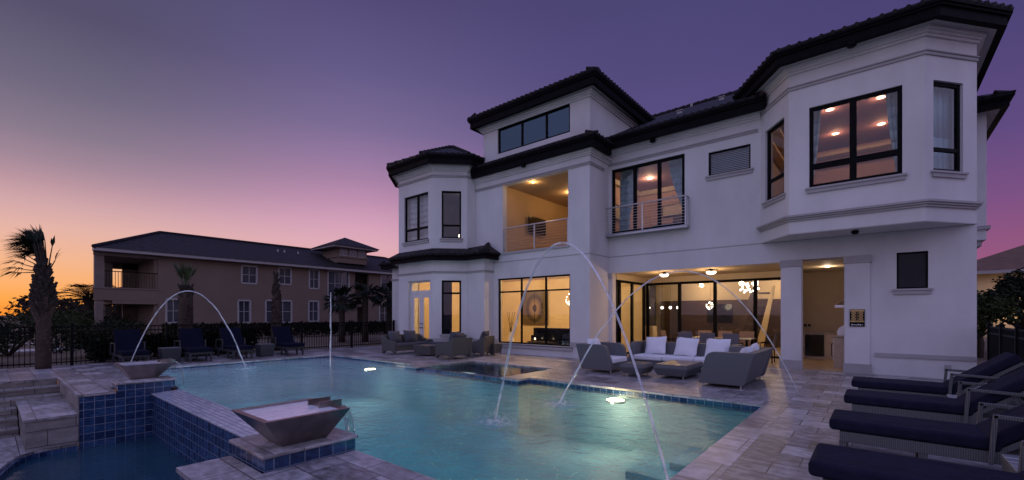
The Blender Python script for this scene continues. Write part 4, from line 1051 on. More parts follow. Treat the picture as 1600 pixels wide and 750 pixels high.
for x in (-.18,.18):
    for y in (-.18,.18): m = MB(); m.tube([(x,y,0),(x,y,.085)], .016, 6); m.build('leg','wicker_brown',t)

# ------------------------------------------------------------------ dining set on the covered patio
def dchair(label, mat):
    o = thing('dining_chair', label, 'chair', (0,0,0), group='dining chairs on the covered patio')
    m = MB(); m.box(-.23,.23,-.24,.22,.42,.455); m.build('seat', mat, o, bevel=.012)
    m = MB(); m.hexa([(-.23,-.24,.46),(.23,-.24,.46),(.23,-.21,.46),(-.23,-.21,.46),(-.235,-.34,.95),(.235,-.34,.95),(.235,-.31,.95),(-.235,-.31,.95)]); m.build('backrest', mat, o, bevel=.01)
    for x in (-.21,.21):
        for y in (-.22,.2): m = MB(); m.tube([(x,y,0),(x,y,.42)], .016, 6); m.build('leg','frame_black',o)
        m = MB(); m.tube([(x+.02*(1 if x > 0 else -1),-.25,.64),(x+.02*(1 if x > 0 else -1),.16,.64),(x+.02*(1 if x > 0 else -1),.2,.42)], .016, 6); m.build('armrest','frame_black',o)
    return o
first = dchair('grey sling dining chair at the left end of the near side of the table', 'chair_sling')
first.location = (-4.92,15.25,0)
for x, l in ((-4.22,'grey sling dining chair in the middle of the near side of the table'),(-3.52,'grey sling dining chair at the right end of the near side of the table')): dup(first, (x,15.25,0), label=l)
b0 = dchair('brown dining chair at the left end of the far side of the table', 'chair_brown'); b0.location = (-4.9,16.75,0); b0.rotation_euler.z = R(180)
for x, l in ((-4.2,'brown dining chair in the middle of the far side of the table'),(-3.5,'brown dining chair at the right end of the far side of the table')): dup(b0, (x,16.75,0), label=l)
dup(b0, (-5.75,16.0,0), R(-90), 'brown dining chair at the left head of the patio table'); dup(first, (-2.75,16.0,0), R(90), 'grey sling dining chair at the right head of the patio table')
t = thing('dining_table','long dark dining table on the covered patio','table',(-4.2,16.0,0))
m = MB(); m.box(-1.1,1.1,-.5,.5,.72,.75); m.build('top','brown_top',t,bevel=.008)
for x in (-1,1):
    for y in (-.42,.42): m = MB(); m.box(x-.03,x+.03,y-.03,y+.03,0,.72); m.build('leg','frame_black',t)
def ceil_light(label, x, y, z, drop, e, r=.16, ball=False):
    o = thing('ceiling_light', label, 'ceiling light', (x,y,z), group='lights under the patio ceiling')
    m = MB(); m.lathe([(.07,0),(.08,-.02),(.03,-.035),(.03,-drop+.02),(r,-drop)], 18); m.build('canopy','fascia',o)
    m = MB(); m.lathe([(r*.95,-drop-.001),(r*.9,-drop-.05),(r*.5,-drop-.085)], 18); m.build('shade','lamp_warm',o)
    lamp('ceiling_lamp', (0,0,-drop-.17), e, (1,.61,.29), .1, parent=o); return o
ceil_light('glowing flush light under the patio ceiling, left of the two by the opening', -5.85,15.55,3.058,.08,26)
ceil_light('glowing flush light under the patio ceiling, right of the two by the opening', -4.28,15.6,3.058,.08,26)
# outdoor kitchen
t = thing('kitchen_counter','tan stone outdoor kitchen counter running along the back of the alcove','counter',(-1.2,18.8,0),world=True)
m = MB(); m.box(-2.18,-.98,18.5,19.18,.007,.90); m.build('cabinet','stone_cab',t)
m = MB(); m.box(-2.18,-.95,18.46,19.18,.901,.94); m.build('worktop','granite',t,bevel=.006)
m = MB(); m.box(-1.95,-1.4,18.47,18.499,.1,.84); m.build('fridge_door','black_gloss',t)
t = thing('grill_counter','stone grill counter with stainless drawers at the right of the kitchen alcove','counter',(-.4,16.5,0),world=True)
m = MB(); m.box(-.96,.11,15.6,18.49,.007,.88); m.build('cabinet','stone_cab',t)
m = MB(); m.box(-.99,.11,15.57,18.45,.881,.92); m.build('worktop','granite',t,bevel=.006)
m = MB(); m.box(-.99,-.961,15.9,16.5,.2,.8); m.build('door','steel',t); 
m = MB(); m.tube([(-.99,16.0,.3),(-1.03,16.0,.32),(-1.03,16.0,.68),(-.99,16.0,.7)], .012, 6); m.build('handle','frame_black',t)
t = thing('grill','stainless steel domed gas grill on the counter','grill',(-.5,16.4,.921),world=True)
m = MB(); m.box(-.9,-.1,15.95,16.9,.921,1.02); m.build('firebox','steel',t,bevel=.01)
m = MB(); m.extrude([(-.9,15.96,1.022),(-.86,15.96,1.15),(-.7,15.96,1.26),(-.45,15.96,1.30),(-.12,15.96,1.28),(-.1,15.96,1.022)][::-1], (0,.92,0)); m.build('lid','steel',t,smooth=False)
m = MB(); m.tube([(-.93,16.05,1.06),(-.93,16.8,1.06)], .014, 6); m.build('handle','steel',t)
t = thing('range_hood','stainless range hood on the kitchen wall above the grill','range hood',(-.3,16.4,2.0),world=True)
m = MB(); m.hexa([(-.95,15.85,1.82),(.11,15.85,1.82),(.11,16.95,1.82),(-.95,16.95,1.82),(-.35,16.1,2.2),(.11,16.1,2.2),(.11,16.7,2.2),(-.35,16.7,2.2)]); m.build('canopy','steel',t); m = MB(); m.box(-.95,.11,15.85,16.95,1.74,1.819); m.build('lip','steel',t)
t = thing('outlet_box','small outlet box on the tan wall above the kitchen counter','outlet',(-1.95,19.18,1.15)); m = MB(); m.box(-.14,.14,-.015,.018,-.06,.06); m.build('plate','stucco_trim',t); m = MB(); m.box(-.1,-.02,-.02,-.0151,-.04,.04); m.box(.02,.1,-.02,-.0151,-.04,.04); m.build('socket','frame_black',t)

# ------------------------------------------------------------------ things indoors
def tv(label, loc, rz, w, h, tilt=0):
    o = thing('television', label, 'television', loc, rz); m = MB(); m.box(-w/2,w/2,-.035,0,-h/2,h/2); m.build('screen','black_gloss',o,bevel=.005)
    m = MB(); m.box(-w*.2,w*.2,.001,.09,-h*.2,h*.2); m.build('bracket','frame_black',o); return o
tv('black television on the yellow balcony wall', (-11.46,15.5,5.42), R(90), 1.25,.70)
tv('dark television on the bedroom wall in the right bay window', (.55,18.55,5.35), 0, 1.5,.9)
tv('large dark television on the wood wall behind the patio doors', (-5.96,23.16,1.6), 0, 1.15,.9)
t = thing('wall_art','square canvas of brown and gold rings around a dark centre, behind the big window','wall art',(-13.55,18.16,1.86))
m = MB(); m.box(-.82,.82,-.04,0,-.86,.86); m.build('canvas','ring_art',t)
m = MB(); m.box(-.012,.012,-.05,-.041,-.84,.84); m.build('slit','frame_black',t)
t = thing('floor_vase','pale floor vase with tall dark sticks behind the big window','vase',(-12.55,15.0,.021))
m = MB(); m.lathe([(.10,0),(.15,.12),(.16,.35),(.08,.62),(.06,.72),(.07,.75)], 16); m.build('vase','white_paint',t)
for a, l in ((.3,.16),(1.6,.10),(2.9,.2),(4.6,.06)): m = MB(); m.tube([(0,0,.6),(l*math.cos(a)*.5,l*math.sin(a)*.5,1.1),(l*1.3*math.cos(a),l*1.3*math.sin(a),1.62)], .012, 5); m.build('stick','dark_wood',t)
def starburst(label, loc, r, e, mat='lamp_white'):
    o = thing('chandelier', label, 'chandelier', loc); random.seed(3); m = MB(); b = MB()
    m.tube([(0,0,r*.9),(0,0,3.28-loc[2])], .012, 6)
    m.lathe([(.01,-.06),(.06,0),(.01,.06)], 10)
    for k in range(26):
        d = Vector((random.gauss(0,1),random.gauss(0,1),random.gauss(0,1))).normalized()
        m.tube([d*.05,d*r], .005, 4); b.lathe([(.004,-.03),(.03,0),(.004,.03)], 8, d*r)
    m.build('arms','gold',o); b.build('bulbs',mat,o); lamp('chandelier_lamp', (0,0,0), e, (1,.72,.42), r*.8, parent=o); return o
starburst('glowing starburst chandelier behind the right pane of the big window', (-10.2,16.4,2.22), .30, 40)
t = thing('indoor_sofa','dark sofa back filling the lower right of the big window','sofa',(-9.6,14.9,.021))
m = MB(); m.box(-1.3,1.3,-.45,-.2,.05,.98); m.build('back','black_gloss',t,bevel=.05); m = MB(); m.box(-1.3,1.3,-.2,.5,.05,.45); m.build('seat','black_gloss',t,bevel=.04)
for x in (-1.42,1.2): m = MB(); m.box(x,x+.22,-.45,.5,.05,.68); m.build('arm','black_gloss',t,bevel=.04)
for x,y,l in ((-10.6,14.2,'left of two small lit candles low in the big window'),(-10.05,14.2,'right of two small lit candles low in the big window')):
    t = thing('candle', l, 'candle', (x,y,.46), group='candles in the big window'); m = MB(); m.lathe([(.04,0),(.045,.02),(.045,.08)],10); m.build('holder','gold',t); m = MB(); m.lathe([(.03,.081),(.028,.12),(.005,.14)],10); m.build('flame','lamp_warm',t)
t = thing('sofa_table','low dark console table carrying the candles in the big window','console table',(-10.3,14.2,.021)); m = MB(); m.box(-.6,.6,-.15,.15,.40,.438); m.build('top','dark_wood',t)
for x in (-.55,.55): m = MB(); m.box(x-.03,x+.03,-.12,.12,0,.40); m.build('leg','dark_wood',t)
def curtain(label, x0, x1, y, z0, z1, xt0, xt1, mat='curtain', group=None, ax=(1,0)):
    # hangs straight at the top, is pulled to one side lower down
    m = MB(); n = 22; rows = 10; prev = None
    for j in range(rows+1):
        t_ = j/rows; z = z1+(z0-z1)*t_; cur = []
        a = x0+(xt0-x0)*min(1,t_*1.4)**1.5; b = x1+(xt1-x1)*min(1,t_*1.4)**1.5
        for i in range(n+1):
            q = i/n; u = a+(b-a)*q; w_ = .035*math.sin(q*n*1.15+.4*math.sin(t_*5))
            cur.append(Vector((u*ax[0]+y*(-ax[1]) - w_*ax[1]*0, u*ax[1]+y*ax[0]+w_, z)))
        if prev:
            for i in range(n): m.poly([prev[i],prev[i+1],cur[i+1],cur[i]])
        prev = cur
    o = m.build('curtain', mat, smooth=True); so = o.modifiers.new('thickness','SOLIDIFY'); so.thickness = .008
    return tag(o, label, 'curtain', group)
BC = 'pale blue curtains of the upper bedrooms'
curtain('pale blue curtain gathered at the left of the juliet balcony window', -7.4,-6.65,15.22,4.5,6.95,-7.4,-7.0,group=BC)
curtain('pale blue curtain gathered at the right of the juliet balcony window', -5.6,-4.85,15.22,4.5,6.95,-5.1,-4.85,group=BC)
curtain('pale blue curtain at the left edge of the wide right bay window', -1.5,-1.12,13.98,4.2,7.15,-1.5,-1.3,group=BC)
curtain('pale blue curtain at the right edge of the wide right bay window', .15,.50,13.98,4.2,7.15,.34,.52,group=BC)
m = MB()
curtain('pale sheer curtain behind the two-pane window of the left bay', -16.05,-14.2,12.06,4.45,6.9,-16.05,-14.2,'sheer')
def chamfer_curtain(label, A, B, z0, z1, mat, a=0, b=1):
    A = Vector(A); B = Vector(B); d = (B-A); n = Vector((-d.y,d.x)).normalized(); m = MB(); N = 16; pr = None
    for z in (z1,(z0+z1)/2,z0):
        cur = [(*(A+d*(a+(b-a)*i/N)+n*(.03*math.sin(i*1.9))),z) for i in range(N+1)]
        if pr:
            for i in range(N): m.poly([pr[i],pr[i+1],cur[i+1],cur[i]])
        pr = cur
    o = m.build('curtain', mat, smooth=True); so = o.modifiers.new('thickness','SOLIDIFY'); so.thickness = .008
    return tag(o, label, 'curtain', BC)
chamfer_curtain('blue-grey curtain behind the narrow window on the right face of the right bay', (.78,13.98),(1.42,14.75), 4.3,7.1,'curtain')
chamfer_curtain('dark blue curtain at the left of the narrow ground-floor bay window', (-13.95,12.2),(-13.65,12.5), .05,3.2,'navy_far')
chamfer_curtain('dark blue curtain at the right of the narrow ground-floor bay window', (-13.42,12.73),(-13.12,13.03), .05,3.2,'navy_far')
t = thing('bed','bed with grey cover in the juliet balcony bedroom','bed',(-5.6,17.4,4.445)); m = MB(); m.box(-.95,.95,-1.1,1.1,.1,.5); m.build('mattress','char_cushion',t,bevel=.05); m = MB(); m.box(-1,1,1.11,1.2,0,1.15); m.build('headboard','dark_wood',t)
def picture(label, loc, rz, w, h, g='framed pictures in the juliet balcony bedroom'):
    o = thing('picture_frame', label, 'picture', loc, rz, g); m = MB(); m.box(-w/2,w/2,-.03,0,-h/2,h/2); m.build('frame','dark_wood',o); m = MB(); m.box(-w/2+.04,w/2-.04,-.034,-.0301,-h/2+.04,h/2-.04); m.build('print','cream',o)
picture('wide framed picture on the back wall of the juliet balcony bedroom', (-6.6,18.66,5.95), 0, 1.0,.5)
picture('framed picture on the left wall of the juliet balcony bedroom', (-8.16,16.6,5.7), R(90), .8,.6)
def table_lamp(label, loc, e):
    o = thing('table_lamp', label, 'lamp', loc); m = MB(); m.lathe([(.08,0),(.09,.02),(.025,.05),(.025,.3)],12); m.build('base','gold',o); m = MB(); m.lathe([(.15,.3),(.10,.52)],16); m.build('shade','lamp_warm',o); lamp('table_lamp_bulb',(0,0,.62),e,(1,.66,.36),.08,parent=o)
table_lamp('glowing lamp on the nightstand in the juliet balcony bedroom', (-4.35,18.2,5.04), 16)
t = thing('nightstand','dark nightstand under the bedroom lamp','nightstand',(-4.35,18.2,4.445)); m = MB(); m.box(-.25,.25,-.22,.22,.05,.59); m.build('body','dark_wood',t,bevel=.01); m = MB(); m.box(-.2,.2,-.235,-.221,.3,.52); m.build('drawer','dark_wood',t)
table_lamp('small bright lamp low in the narrow upper window of the left bay', (-13.62,13.0,4.42), 3)
starburst('starburst pendant glowing deep in the living room, right of the row of pendants', (-5.93,21.5,1.95), .17, 8)
for i,(x,y) in enumerate(((-8.5,20.6),(-7.85,20.6),(-7.46,20.6),(-7.11,20.6))):
    t = thing('pendant_lamp', 'small round pendant lamp, one of the row of four glowing in the dark living room', 'pendant lamp', (x,y,1.86), group='row of pendant lamps in the living room')
    m = MB(); m.tube([(0,0,.06),(0,0,1.22)], .006, 5); m.build('cord','frame_black',t); m = MB(); m.lathe([(.01,-.065),(.05,-.045),(.066,0),(.05,.045),(.01,.065)],14); m.build('bulb','lamp_white',t)
t = thing('crystal_chandelier','square white crystal chandelier glowing behind the right patio door','chandelier',(-4.12,20.6,2.74)); m = MB(); random.seed(5)
for k in range(30): x,y,z = random.uniform(-.3,.3),random.uniform(-.3,.3),random.uniform(-.25,.2); m.box(x-.03,x+.03,y-.03,y+.03,z-.04,z+.04)
m.build('crystals','lamp_white',t); m = MB(); m.tube([(0,0,.2),(0,0,.37)],.015,6); m.build('rod','steel',t); lamp('crystal_lamp',(0,0,-.4),16,(1,.74,.5),.2,parent=t)
t = thing('staircase','pale slanted staircase side rising behind the right patio door','staircase',(-4,21.8,0.03),world=True); m = MB()
for k in range(9): m.box(-4.95+.11*k,-4.45+.11*k,21.75,22.7,.22+.28*k,.27+.28*k)
m.build('treads','dark_wood',t); m = MB(); m.extrude([(-5.15,21.68,.04),(-4.85,21.68,.04),(-3.95,21.68,2.75),(-4.2,21.68,2.75)],(0,.05,0)); m.build('stringer','dark_wood',t)
m = MB(); m.extrude([(-4.05,21.3,.05),(-3.75,21.3,.05),(-3.3,21.3,2.75),(-3.42,21.3,2.75)],(0,.06,0)); m.build('balustrade','tan_wall',t)
m = MB(); m.box(-8.6,-7.9,19.6,20.1,.03,1.0)
tag(m.build('kitchen_island','cream'), 'pale kitchen island behind the left patio door', 'kitchen island')
# ------------------------------------------------------------------ fences
def fence(label, p0, p1, h, name, dense=.105, postgap=2.2, mat='frame_black'):
    p0 = Vector(p0); p1 = Vector(p1); L = (p1-p0).length; d = (p1-p0)/L
    o = thing(name, label, 'fence', (p0.x,p0.y,0), world=True); n = max(1, round(L/postgap))
    for k in range(n+1):
        c = p0+d*(L*k/n); m = MB(); m.box(c.x-.035,c.x+.035,c.y-.035,c.y+.035,-.05,h+.05); m.box(c.x-.045,c.x+.045,c.y-.045,c.y+.045,h+.051,h+.075); m.tube([(c.x,c.y,h+.075),(c.x,c.y,h+.11)],[.03,.012],6); m.build('post', mat, o)
    m = MB(); nn = Vector((-d.y,d.x))*.012
    for z in (.1,h-.16,h-.02):
        m.hexa([(*(p0-nn),z),(*(p1-nn),z),(*(p1+nn),z),(*(p0+nn),z),(*(p0-nn),z+.035),(*(p1-nn),z+.035),(*(p1+nn),z+.035),(*(p0+nn),z+.035)])
    m.build('rails', mat, o); m = MB(); q = int(L/dense)
    for k in range(q):
        c = p0+d*(dense*(k+.5)); m.box(c.x-.009,c.x+.009,c.y-.009,c.y+.009,.04,h-.0)
    m.build('pickets', mat, o)
fence('black metal picket fence behind the far loungers and the left palm', (-18.72,-7.5), (-18.72,13.2), 1.17, 'picket_fence')
fence('black metal picket fence beside the right-hand loungers', (1.95,14.5), (1.95,1.5), 1.27, 'picket_fence', .085, 1.25)

# ------------------------------------------------------------------ vegetation
def leaflet_strip(m, a, b, w, droop=0):
    a = Vector(a); b = Vector(b); d = b-a; s = d.cross(Vector((random.uniform(-.4,.4),random.uniform(-.4,.4),1)))
    s = s.normalized()*w if s.length > 1e-6 else Vector((w,0,0)); mid = a.lerp(b,.5)
    b = b+Vector((0,0,-droop))
    m.poly([a-s*.35,mid-s,b,mid+s,a+s*.35][:3]+[mid+s,a+s*.35])
def fan_frond(m, st, base, dirv, plen, flen, spread, n, droop, wind=Vector((0,0,0)), w=.022):
    base = Vector(base); d = Vector(dirv).normalized(); p1 = base+d*plen*.5+Vector((0,0,.03)); hub = base+d*plen+wind*plen*.4
    st.tube([base,p1,hub],[.022,.016,.011],5)
    side = d.cross(Vector((0,0,1))); side = side.normalized() if side.length > 1e-3 else Vector((1,0,0)); up = side.cross(d)
    for k in range(n):
        a = (k/(n-1)-.5)*2*spread; q = (d*math.cos(a)+side*math.sin(a)).normalized()
        q = (q + up*random.uniform(-.12,.12) + wind*1.0).normalized(); l = flen*(1-.35*abs(a)/max(spread,.01))*random.uniform(.85,1.1)
        leaflet_strip(m, hub, hub+q*l, w, droop*l*random.uniform(.5,1.4))
def boots_mb(m, z0, z1, r0, r1, n, size, cx=0, cy=0):
    for k in range(n):
        t = random.random(); z = z0+(z1-z0)*t; r = r0+(r1-r0)*t; a = k*2.39996+random.uniform(-.2,.2)
        o = Vector((math.cos(a),math.sin(a),0)); s = Vector((-o.y,o.x,0)); b = Vector((cx,cy,z))+o*r*.8; sz = size*random.uniform(.7,1.25)
        tip = b+o*sz*.55+Vector((0,0,sz*1.15)); w = sz*.30
        p = [b-s*w,b+s*w,b+s*w*.8-o*.05+Vector((0,0,.05)),b-s*w*.8-o*.05+Vector((0,0,.05)),tip-s*w*.42,tip+s*w*.42,tip+s*w*.38-o*.04+Vector((0,0,.03)),tip-s*w*.38-o*.04+Vector((0,0,.03))]
        m.hexa(p)
# tall lashed palm at the left
random.seed(11)
pl = thing('palm_tree','dark lashed palm with wind-bent fronds standing at the left by the pool deck','palm tree',(-18.25,1.08,0))
m = MB(); m.tube([(0,0,-.05),(0,0,.3),(.01,0,.8),(0,.01,1.3),(0,0,1.7),(0,0,2.3),(0,0,2.7)],[.17,.155,.145,.155,.17,.14,.07],14); m.build('trunk','trunk',pl,smooth=True)
m = MB(); boots_mb(m,.15,1.35,.12,.14,80,.12); boots_mb(m,1.25,1.75,.15,.20,44,.22); m.build('lower_boots','boots',pl)
m = MB(); boots_mb(m,1.55,2.15,.20,.18,90,.24); boots_mb(m,2.05,2.6,.165,.075,74,.24); boots_mb(m,2.5,2.9,.08,.05,24,.2); m.build('upper_boots','dark_boots',pl)
m = MB(); st = MB(); wl = Vector((-.72,-.60,0))
for k in range(30):
    a = random.uniform(0,6.28); lean = random.uniform(0,.10)
    dv = Vector((math.cos(a)*lean-.10,math.sin(a)*lean-.09,1)); hub_l = random.uniform(.75,1.25)
    base = Vector((math.cos(a)*.05,math.sin(a)*.05,2.5)); hub = base+dv.normalized()*hub_l
    st.tube([base,base.lerp(hub,.5)+Vector((.02,.02,0)),hub],[.022,.016,.011],5)
    q0 = (wl*random.uniform(.35,1.0)+Vector((0,0,random.uniform(-.15,.75)))).normalized(); sd = q0.cross(Vector((.3,-.4,.9))).normalized()
    for j in range(15):
        an = (j/14-.5)*1.25; q = (q0*math.cos(an)+sd*math.sin(an)*.8+Vector((0,0,.25*math.sin(an*2)))).normalized(); l = random.uniform(.45,.75)
        leaflet_strip(m, hub, hub+q*l, .021, .10*l)
for k, (zz, up) in enumerate(((2.75,.35),(2.85,.75),(2.7,.05),(2.9,1.1),(2.8,.55),(2.7,.2))):
    fan_frond(m, st, (0,0,zz), wl*.9+Vector((0,0,up)), .55, .75, .7, 17, .30, wl*.15, .013)
fan_frond(m, st, (.07,.06,2.55), (.13,.11,1), .95, .35, .18, 9, .0, Vector((0,0,0)), .03)
fan_frond(m, st, (.07,.06,2.6), (.40,.32,1), .55, .55, .35, 6, .5, Vector((0,0,0)), .010)
st.build('stalks','dark_boots',pl); m.build('fronds','palm_leaf',pl)
# smaller lashed palms behind the fence
random.seed(5)
pl = thing('palm_tree','slim lashed palm with a green upright tuft, behind the far loungers','palm tree',(-20.6,5.0,-.05))
m = MB(); m.tube([(0,0,0),(0,0,1.2),(0,0,2.3),(0,0,2.75)],[.24,.24,.23,.1],12); m.build('trunk','trunk',pl,smooth=True)
m = MB(); boots_mb(m,.3,2.6,.22,.2,150,.17); m.build('boots','dark_boots',pl)
m = MB(); st = MB()
for k in range(15):
    a = random.uniform(0,6.28); l_ = random.uniform(.05,.42); fan_frond(m, st, (0,0,2.5), (math.cos(a)*l_,math.sin(a)*l_,1), random.uniform(.4,.75), random.uniform(.5,.7), .5, 11, .12, Vector((0,0,0)), .02)
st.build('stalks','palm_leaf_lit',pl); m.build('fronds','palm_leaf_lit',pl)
random.seed(6)
pl = thing('palm_tree','bare brown lashed palm with no green fronds, in front of the tan villa','palm tree',(-20.5,8.3,-.05))
m = MB(); m.tube([(0,0,0),(0,0,1.2),(.02,0,2.2),(.0,0,3.0),(-.05,-.05,3.4)],[.22,.2,.16,.09,.03],10); m.build('trunk','trunk',pl,smooth=True)
m = MB(); boots_mb(m,.2,2.6,.2,.13,150,.17); boots_mb(m,2.4,3.3,.1,.05,40,.18); m.build('boots','dark_boots',pl)
m = MB(); st = MB()
for k in range(5): fan_frond(m, st, (0,0,2.9), (random.uniform(-.25,.15),random.uniform(-.25,.15),1), .35, .35, .25, 5, .3, Vector((0,0,0)), .012)
st.build('stalks','dark_boots',pl); m.build('fronds','dark_boots',pl)
def full_palm(label, x, y, zc, rad, n=44, mat='palm_leaf', tr=.16, seed=1, z0=-.05, group='full-crowned palms'):
    random.seed(seed); o = thing('palm_tree', label, 'palm tree', (x,y,z0), group=group)
    m = MB(); m.tube([(0,0,0),(.03,0,zc*.5),(0,.02,zc-z0)],[tr*1.2,tr,tr],10); m.build('trunk','bark',o,smooth=True)
    m = MB(); st = MB()
    for k in range(n):
        a = k*2.39996; e = random.uniform(-.55,1.2); dv = Vector((math.cos(a)*math.cos(e),math.sin(a)*math.cos(e),math.sin(e)))
        fan_frond(m, st, (0,0,zc-z0), dv, rad*random.uniform(.35,.55), rad*random.uniform(.45,.65), .9, 15, .35, Vector((0,0,0)), .03*rad)
    st.build('stalks','bark',o); m.build('fronds',mat,o)
full_palm('dark full-crowned palm beyond the fence, left one of the trio by the white house', -23.4,13.0,2.25,1.25,seed=2)
full_palm('dark full-crowned palm beyond the fence, middle one of the trio', -22.8,14.1,2.55,1.2,seed=3)
full_palm('dark full-crowned palm beyond the fence, closest of the trio to the white house', -22.6,15.6,2.5,1.35,seed=4)
def feather_palm(label, x, y, zc, rad, seed):
    random.seed(seed); o = thing('palm_tree', label, 'palm tree', (x,y,-.05)); m = MB(); m.tube([(0,0,0),(0,0,zc)],[.3,.25],10); m.build('trunk','bark',o)
    m = MB(); st = MB()
    for k in range(40):
        a = k*2.39996; e = random.uniform(-.2,1.25); d = Vector((math.cos(a)*math.cos(e),math.sin(a)*math.cos(e),math.sin(e))); pts = [Vector((0,0,zc))+d*rad*t_ - Vector((0,0,.55*rad*t_**2.2)) for t_ in (0,.25,.5,.75,1)]
        st.tube(pts,[.03,.025,.02,.014,.006],4); side = d.cross(Vector((0,0,1))).normalized()
        for j in range(15):
            t_ = .15+.83*j/14; i = min(3,int(t_*4)); p = pts[i].lerp(pts[i+1],t_*4-i)
            for s in (-1,1): leaflet_strip(m, p, p+(side*s*.75+d*.6+Vector((0,0,-.25))).normalized()*rad*.30*(1.1-t_*.5), .03)
    st.build('stalks','bark',o); m.build('fronds','palm_leaf',o)
feather_palm('dark feathery palm against the orange horizon, left of the tan villa', -41.5,4.6,2.6,2.3,8)
feather_palm('dark feathery palm seen through the porch of the tan villa', -48,7.0,2.9,2.4,9)
def bush(label, x, y, r, h, mat, n=900, name='bush', cat='bush', group='dark shrubs beyond the left fence', seed=1, size=.09, z0=-.05):
    random.seed(seed); o = thing(name, label, cat, (x,y,z0), group=group); m = MB()
    for k in range(7): a = random.uniform(0,6.28); m.tube([(0,0,0),(math.cos(a)*r*.3,math.sin(a)*r*.3,h*.45),(math.cos(a)*r*.6,math.sin(a)*r*.6,h*.8)],[.05,.035,.012],5)
    m.build('stems','bark',o); m = MB()
    for k in range(11):
        a = random.uniform(0,6.28); q = r*random.random()**.6*.75; m.blob_leaves((math.cos(a)*q,math.sin(a)*q,h*random.uniform(.35,.72)), r*random.uniform(.35,.55), n//11, size, squash=(1,1,h/r*.55))
    m.build('foliage',mat,o)
bs = [(-21.2,-1.0,1.5,1.7,'bush_leaf','black-green shrub at the left edge, behind the fence'),(-22.6,2.6,1.3,1.3,'bush_leaf','low dark shrub just right of the left palm, behind the fence'),
      (-30,-3.5,2.6,1.9,'bush_leaf_rust','tall brownish shrub at the far left against the orange sky'),(-34,2.2,2.4,2.0,'bush_leaf_olive','olive-lit rounded shrub right of the left palm'),
      (-38,-1.2,2.8,2.2,'bush_leaf_rust','brownish shrub behind the left palm trunk'),(-37,4.6,1.7,2.2,'bush_leaf','dark shrub at the corner of the tan villa'),(-24.5,-3.2,1.9,1.5,'bush_leaf','wide black shrub low behind the fence at the far left'),(-25.5,.6,2.0,1.6,'bush_leaf','black shrub directly behind the left palm trunk'),(-27,4.0,1.3,1.5,'bush_leaf','dark shrub in front of the villa porch')]
for i,(x,y,r,h,mt,l) in enumerate(bs): bush(l,x,y,r,h,mt,seed=20+i,n=2600,size=.075)
random.seed(40)
m = MB()
def hedge(label, x0, x1, y0, y1, h0, h1, n, seed, mat='hedge_leaf'):
    random.seed(seed); o = thing('hedge', label, 'hedge', ((x0+x1)/2,(y0+y1)/2,-.05), world=True, group='dark hedges between the fence and the villa'); m = MB()
    for k in range(24): y = random.uniform(y0,y1); x = (x0+x1)/2; m.tube([(x,y,-.05),(x+random.uniform(-.2,.2),y,h0*.8)],.03,5)
    m.build('stems','bark',o); m = MB()
    for k in range(n):
        y = random.uniform(y0,y1); t_ = (y-y0)/(y1-y0); h = h0+(h1-h0)*t_+random.gauss(0,.05); x = random.uniform(x0,x1); z = h*random.random()**.55
        a = Vector((random.uniform(-1,1),random.uniform(-1,1),random.uniform(-.5,1))).normalized(); b = a.orthogonal().normalized(); p = Vector((x,y,z)); s = .10*random.uniform(.7,1.3)
        m.poly([p-a*s,p+b*s*.5,p+a*s,p-b*s*.5])
    m.build('foliage',mat,o)
hedge('dark clipped hedge close behind the left fence and loungers',-20.4,-19.5,2.2,7.2,.62,1.0,5200,41)
hedge('long dark hedge along the foot of the tan villa',-31.6,-30.4,6.5,27,.95,.9,9000,42)
def tree(label, x, y, zc, r, tr, mat, seed, n=5200, size=.11, group='trees on the right'):
    random.seed(seed); o = thing('tree', label, 'tree', (x,y,-.05), group=group); m = MB(); m.tube([(0,0,0),(.05,0,zc*.35),(0,.05,zc*.7)],[tr,tr*.8,tr*.5],9)
    tips = []
    for k in range(9):
        a = k*2.4; e = random.uniform(.2,1.1); d = Vector((math.cos(a)*math.cos(e),math.sin(a)*math.cos(e),math.sin(e))); b = Vector((0,0,zc*.5)); m.tube([b,b+d*r*.45+Vector((0,0,.1)),b+d*r*.95+Vector((0,0,r*.2))],[tr*.45,tr*.25,.02],6); tips.append(b+d*r*.8+Vector((0,0,r*.25)))
    m.build('trunk','bark',o,smooth=True); m = MB()
    for c in tips+[Vector((random.uniform(-.6,.6)*r,random.uniform(-.6,.6)*r,zc+random.uniform(-.3,.6)*r)) for _ in range(12)]:
        m.blob_leaves(c, r*random.uniform(.28,.48), n//21, size, squash=(1,1,.8))
    m.build('crown',mat,o)
tree('dense dark tree at the right edge, beyond the black fence', 4.6,26.5,1.95,1.7,.2,'bush_leaf',51,9000,.085)
tree('smaller dark tree close to the white house corner, beyond the black fence', 2.9,23.5,1.5,1.25,.12,'bush_leaf_olive',52,4200,.075)
tree('dark tree further right behind the black fence, mostly out of frame', 6.8,24.5,1.9,1.7,.18,'bush_leaf',53,6000,.10)
# far woods on the left horizon
random.seed(60); m = MB()
for k in range(70):
    x = -95-random.uniform(0,40); y = random.uniform(-60,60); r = random.uniform(2.5,4.5); m.blob_leaves((x,y,random.uniform(1.0,2.3)), r, 460, .42, squash=(1,1.2,.8))
tag(m.build('woods','bush_leaf_rust'), kind='stuff', label='dark line of trees on the orange horizon at the left', cat='woods')
m = MB(); m.box(-29.5,-27.8,-2.5,3.4,-.049,-.02); m.box(-36,-34.5,-6,3.5,-.049,-.018); tag(m.build('path','path'), kind='structure')

